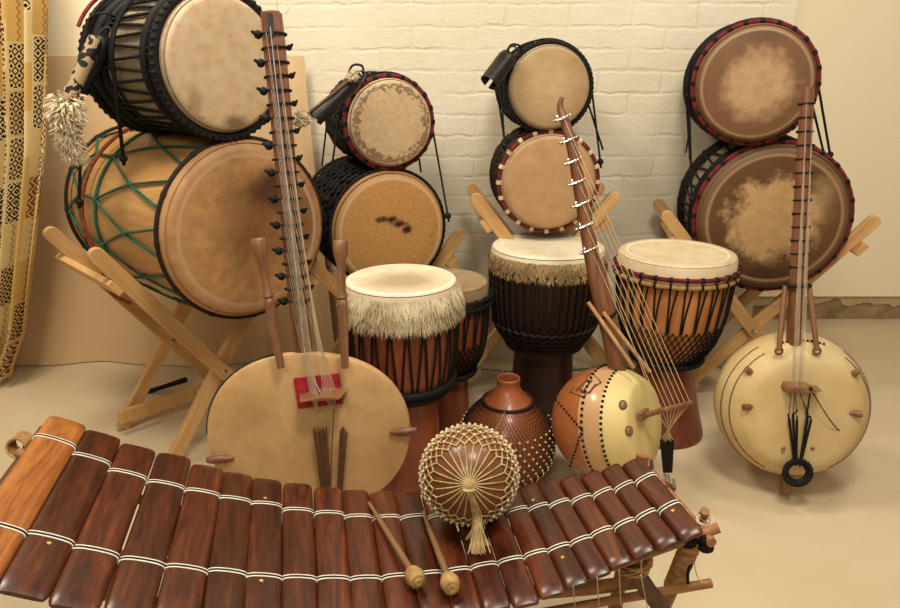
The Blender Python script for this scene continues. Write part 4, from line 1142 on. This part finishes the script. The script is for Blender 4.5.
# back right leg and left legs
l2 = P_(21, .02, .0)+V((.03, .02, 0)); stick('leg', [l2, V((l2.x-.04, l2.y-.03, .003))], [.013, .015], 'frame_wood')
l3 = P_(0, .10, -.03)+V((-.06, .0, 0)); stick('leg', [l3, V((l3.x-.03, l3.y+.02, .003))], [.017, .018], 'dark_stick')
l4 = P_(0, .98, .01)+V((-.07, .0, 0)); stick('leg', [l4, V((l4.x-.03, l4.y, .003))], [.015, .016], 'dark_stick')
la, lb = INV @ at(545, 612, Z=.17), INV @ at(711, 583, Z=.20)
stick('low_rail', [la+(la-lb)*1.2, la, lb], [.008, .008, .009], 'frame_wood')
stick('low_rail', [INV @ at(440, 600, Z=.22), INV @ at(590, 588, Z=.20), INV @ at(636, 582, Z=.19)], .013, 'frame_wood')
stick('brace', [INV @ at(628, 562, Z=.30), INV @ at(668, 618, Z=.12)], [.017, .016], 'dark_stick')
b = MB()
for k in range(12): 
    q = INV @ at(640-k*.6, 560+k*.8, Z=.285); b.tube([q+V((.022*math.cos(a), .018*math.sin(a), .012*math.sin(a+k*.9))) for a in [2*PI*j/12 for j in range(12)]], .0022, 5, closed=True)
b.build('lashing', 'tan_cord', X)
b = MB()
for u0, v0, u1, v1 in ((573, 586, 575, 608), (597, 577, 599, 606), (619, 570, 621, 606), (641, 560, 642, 590), (641, 575, 648, 612)):
    b.tube([INV @ at(u0, v0, Z=.35), INV @ at(u1, v1, Z=.19)], .0009, 4)
b.build('hanging_cords', 'cream_cord', X)
b = MB(); b.tube(spline([INV @ at(692, 563, Z=.25), INV @ at(688, 572, Z=.235), INV @ at(688, 584, Z=.215)], 4), .003, 6); b.build('loose_cord', 'black_rope', X)
b = MB(); b.tube(spline([INV @ at(694, 563, Z=.25), INV @ at(698, 578, Z=.22), INV @ at(706, 583, Z=.21)], 4), .0011, 5); b.build('loose_cord', 'cream_cord', X)
# gourd resonators under the low and middle bars
for i in range(0, 13):
    rg_ = .036-.0008*i; q = P_(i, .30 if i % 2 else .60, 0); zz = q.z-.10
    b = MB(); b.lathe(smooth_prof([(.0001, -rg_*1.05), (rg_*.7, -rg_*.8), (rg_, 0), (rg_*.75, rg_*.8), (rg_*.45, rg_*1.2), (rg_*.5, rg_*1.45)], 4), 20, Matrix.Translation((q.x, q.y, zz))); b.build('resonator', 'gourd_red', X)
# lashings at the far left end
b = MB(); q = INV @ at(22, 443, Z=.47)
for k in range(5): b.tube([q+V((.018*math.cos(a), .006*(k-3)+.006*math.sin(a), .016*math.sin(a))) for a in [2*PI*j/12 for j in range(12)]], .003, 5, closed=True)
b.build('lashing', 'tan_cord', X)

# ------------------------------------------------------------------ mallets on the bars
M['mallet_stick'] = wood('mallet_stick', [(.3, '#5f4128'), (.55, '#86623f'), (.75, '#a58459')], 'z', 8, .4)
M['rubber'] = simple('rubber', '#8a6a3c', '#b8965c', 50, .7, .3, .3)
def mallet(label, a, c, za, zc2):
    p0 = at(*a, Z=za); p1 = at(*c, Z=zc2); z = p1-p0; L = z.length
    Mx = frame_zy(p0, z, (0, 0, 1)); t = thing('mallet', label, 'mallet', Mx, None)
    MB().lathe([(.0001, -.0), (.0035, .0), (.004, .05), (.0052, .055), (.0065, L*.7), (.0065, L+.012), (.0001, L+.012)], 10).build('handle', 'mallet_stick', t)
    b = MB()
    for k in range(12):
        f_ = -1+2*(k+.5)/12; r_ = .0160*math.sqrt(1-f_*f_*.85); b.ring(r_-.004, L+f_*.015, .0045, 24, 6)
    b.lathe([(.006, L-.016), (.013, L-.014), (.016, L), (.013, L+.014), (.006, L+.016)], 20)
    b.build('rubber_head', 'rubber', t)
    return t
zb = zbar(10)+.019
mallet('thicker-handled mallet lying across the middle bars, left one of the pair', (369, 503), (415, 577), zbar(9)+.008, zbar(10)+.0215)
mallet('mallet with rubber head turned toward the viewer, right one of the pair', (423, 512), (450, 583), zbar(11)+.008, zbar(12)+.0215)

# ------------------------------------------------------------------ tasselled rattle resting on the bars
zr = zbar(13)+.014; pM = at(469, 474, Z=zr+.088); rM = px(47, pM); pM = at(469, 474, Z=zr+rM)
axn = (CAM-pM).normalized(); axn = (axn+V((0, 0, -.20))).normalized()
MM = frame_zy(pM, axn, (0, 0, 1)); t = thing('gourd_rattle', 'round gourd rattle in cream cord net with long tassel, lying on the bars', 'rattle', MM)
b = MB(); b.ball((0, 0, 0), rM, 40, 24); b.build('gourd', 'gourd_brown', t)
def spM(a, q, k=1.02): return V((math.sin(q)*math.cos(a), math.sin(q)*math.sin(a), math.cos(q)))*rM*k
b = MB(); bd = MB(); n_ = 26
for i in range(n_):
    a = 2*PI*i/n_; qe = .80+.12*noise.noise(V((math.cos(a)*2, math.sin(a)*2, 1)))
    b.tube([spM(a+.0*k, .04+(qe-.04)*k/8, 1.05-.03*k/8) for k in range(9)], .0012, 5)
    b.tube([spM(a, .80, 1.03), spM(a+PI/n_, .92, 1.03)], .0015, 4); b.tube([spM(a, .80, 1.03), spM(a-PI/n_, .92, 1.03)], .0015, 4)
rows = 13
for j in range(rows):
    q0, q1 = .92+.12*j, .92+.12*(j+1)
    for i in range(n_):
        a = 2*PI*(i+.5*((j+1) % 2))/n_; d_ = PI/n_; mid_a = (q0+q1)/2
        b.tube([spM(a, q0, 1.03), spM(a+d_*.9, q1, 1.03)], .0011, 4); b.tube([spM(a, q0, 1.03), spM(a-d_*.9, q1, 1.03)], .0011, 4)
        if j >= 1: bd.ball(spM(a, q0, 1.05), .0034, 6, 4)
b.build('cord_net', 'net_cord', t); bd.build('beads', 'bead', t)
inv = MM.inverted(); b = MB(); rr = random.Random(4); top = V((0, 0, rM*1.06))
zg = zbar(14)+.006
for i in range(90):
    off = V((rr.gauss(0, 1), rr.gauss(0, 1), 0))
    p1 = at(477+rr.gauss(0, 1.6), 515, Z=zg+.058); p2 = at(479+rr.gauss(0, 5), 545+rr.uniform(-8, 10), Z=zg+.006+rr.random()*.01)
    p1 = p1+V((0, -.006*rr.random(), 0))
    pts = spline([top+off*.0015, top+V((0, -.008, .014))+off*.002, inv @ p1, inv @ p2], 4)
    b.tube(pts, .0011, 4)
b.tube([top+V((.008*math.cos(a), -.008, .012+.006*math.sin(a))) for a in [2*PI*k/10 for k in range(10)]], .003, 5, closed=True)
b.build('tassel', 'net_cord', t)

# ------------------------------------------------------------------ small odds
b = MB(); pw = at(283, 3, Y=1.54)
b.tube([pw+V((.013*math.cos(a), .002*math.sin(2*a), .020*math.sin(a))) for a in [2*PI*k/20 for k in range(20)]], .0014, 5, closed=True)
tag(b.build('cord_loop', 'white_tie'), 'thin white loop of cord hanging at the top of the tall harp neck', 'cord')
g0 = at(144, 393, Y=2.34); g1 = at(188, 379, Y=2.36)
t = thing('bungee_grip', 'black handled strap hanging behind the left stand', 'strap', frame_zy(g0, g1-g0, (0, 0, 1)))
Lg = (g1-g0).length
MB().lathe([(.0001, 0), (.007, 0), (.009, .02), (.008, Lg*.5), (.011, Lg*.95), (.0001, Lg)], 10).build('grip', 'black_rope', t)
b = MB(); b.tube([(0, 0, Lg), (.003, .004, Lg+.02), (0, .018, Lg+.05)], .0018, 5); b.build('hook', 'steel', t)
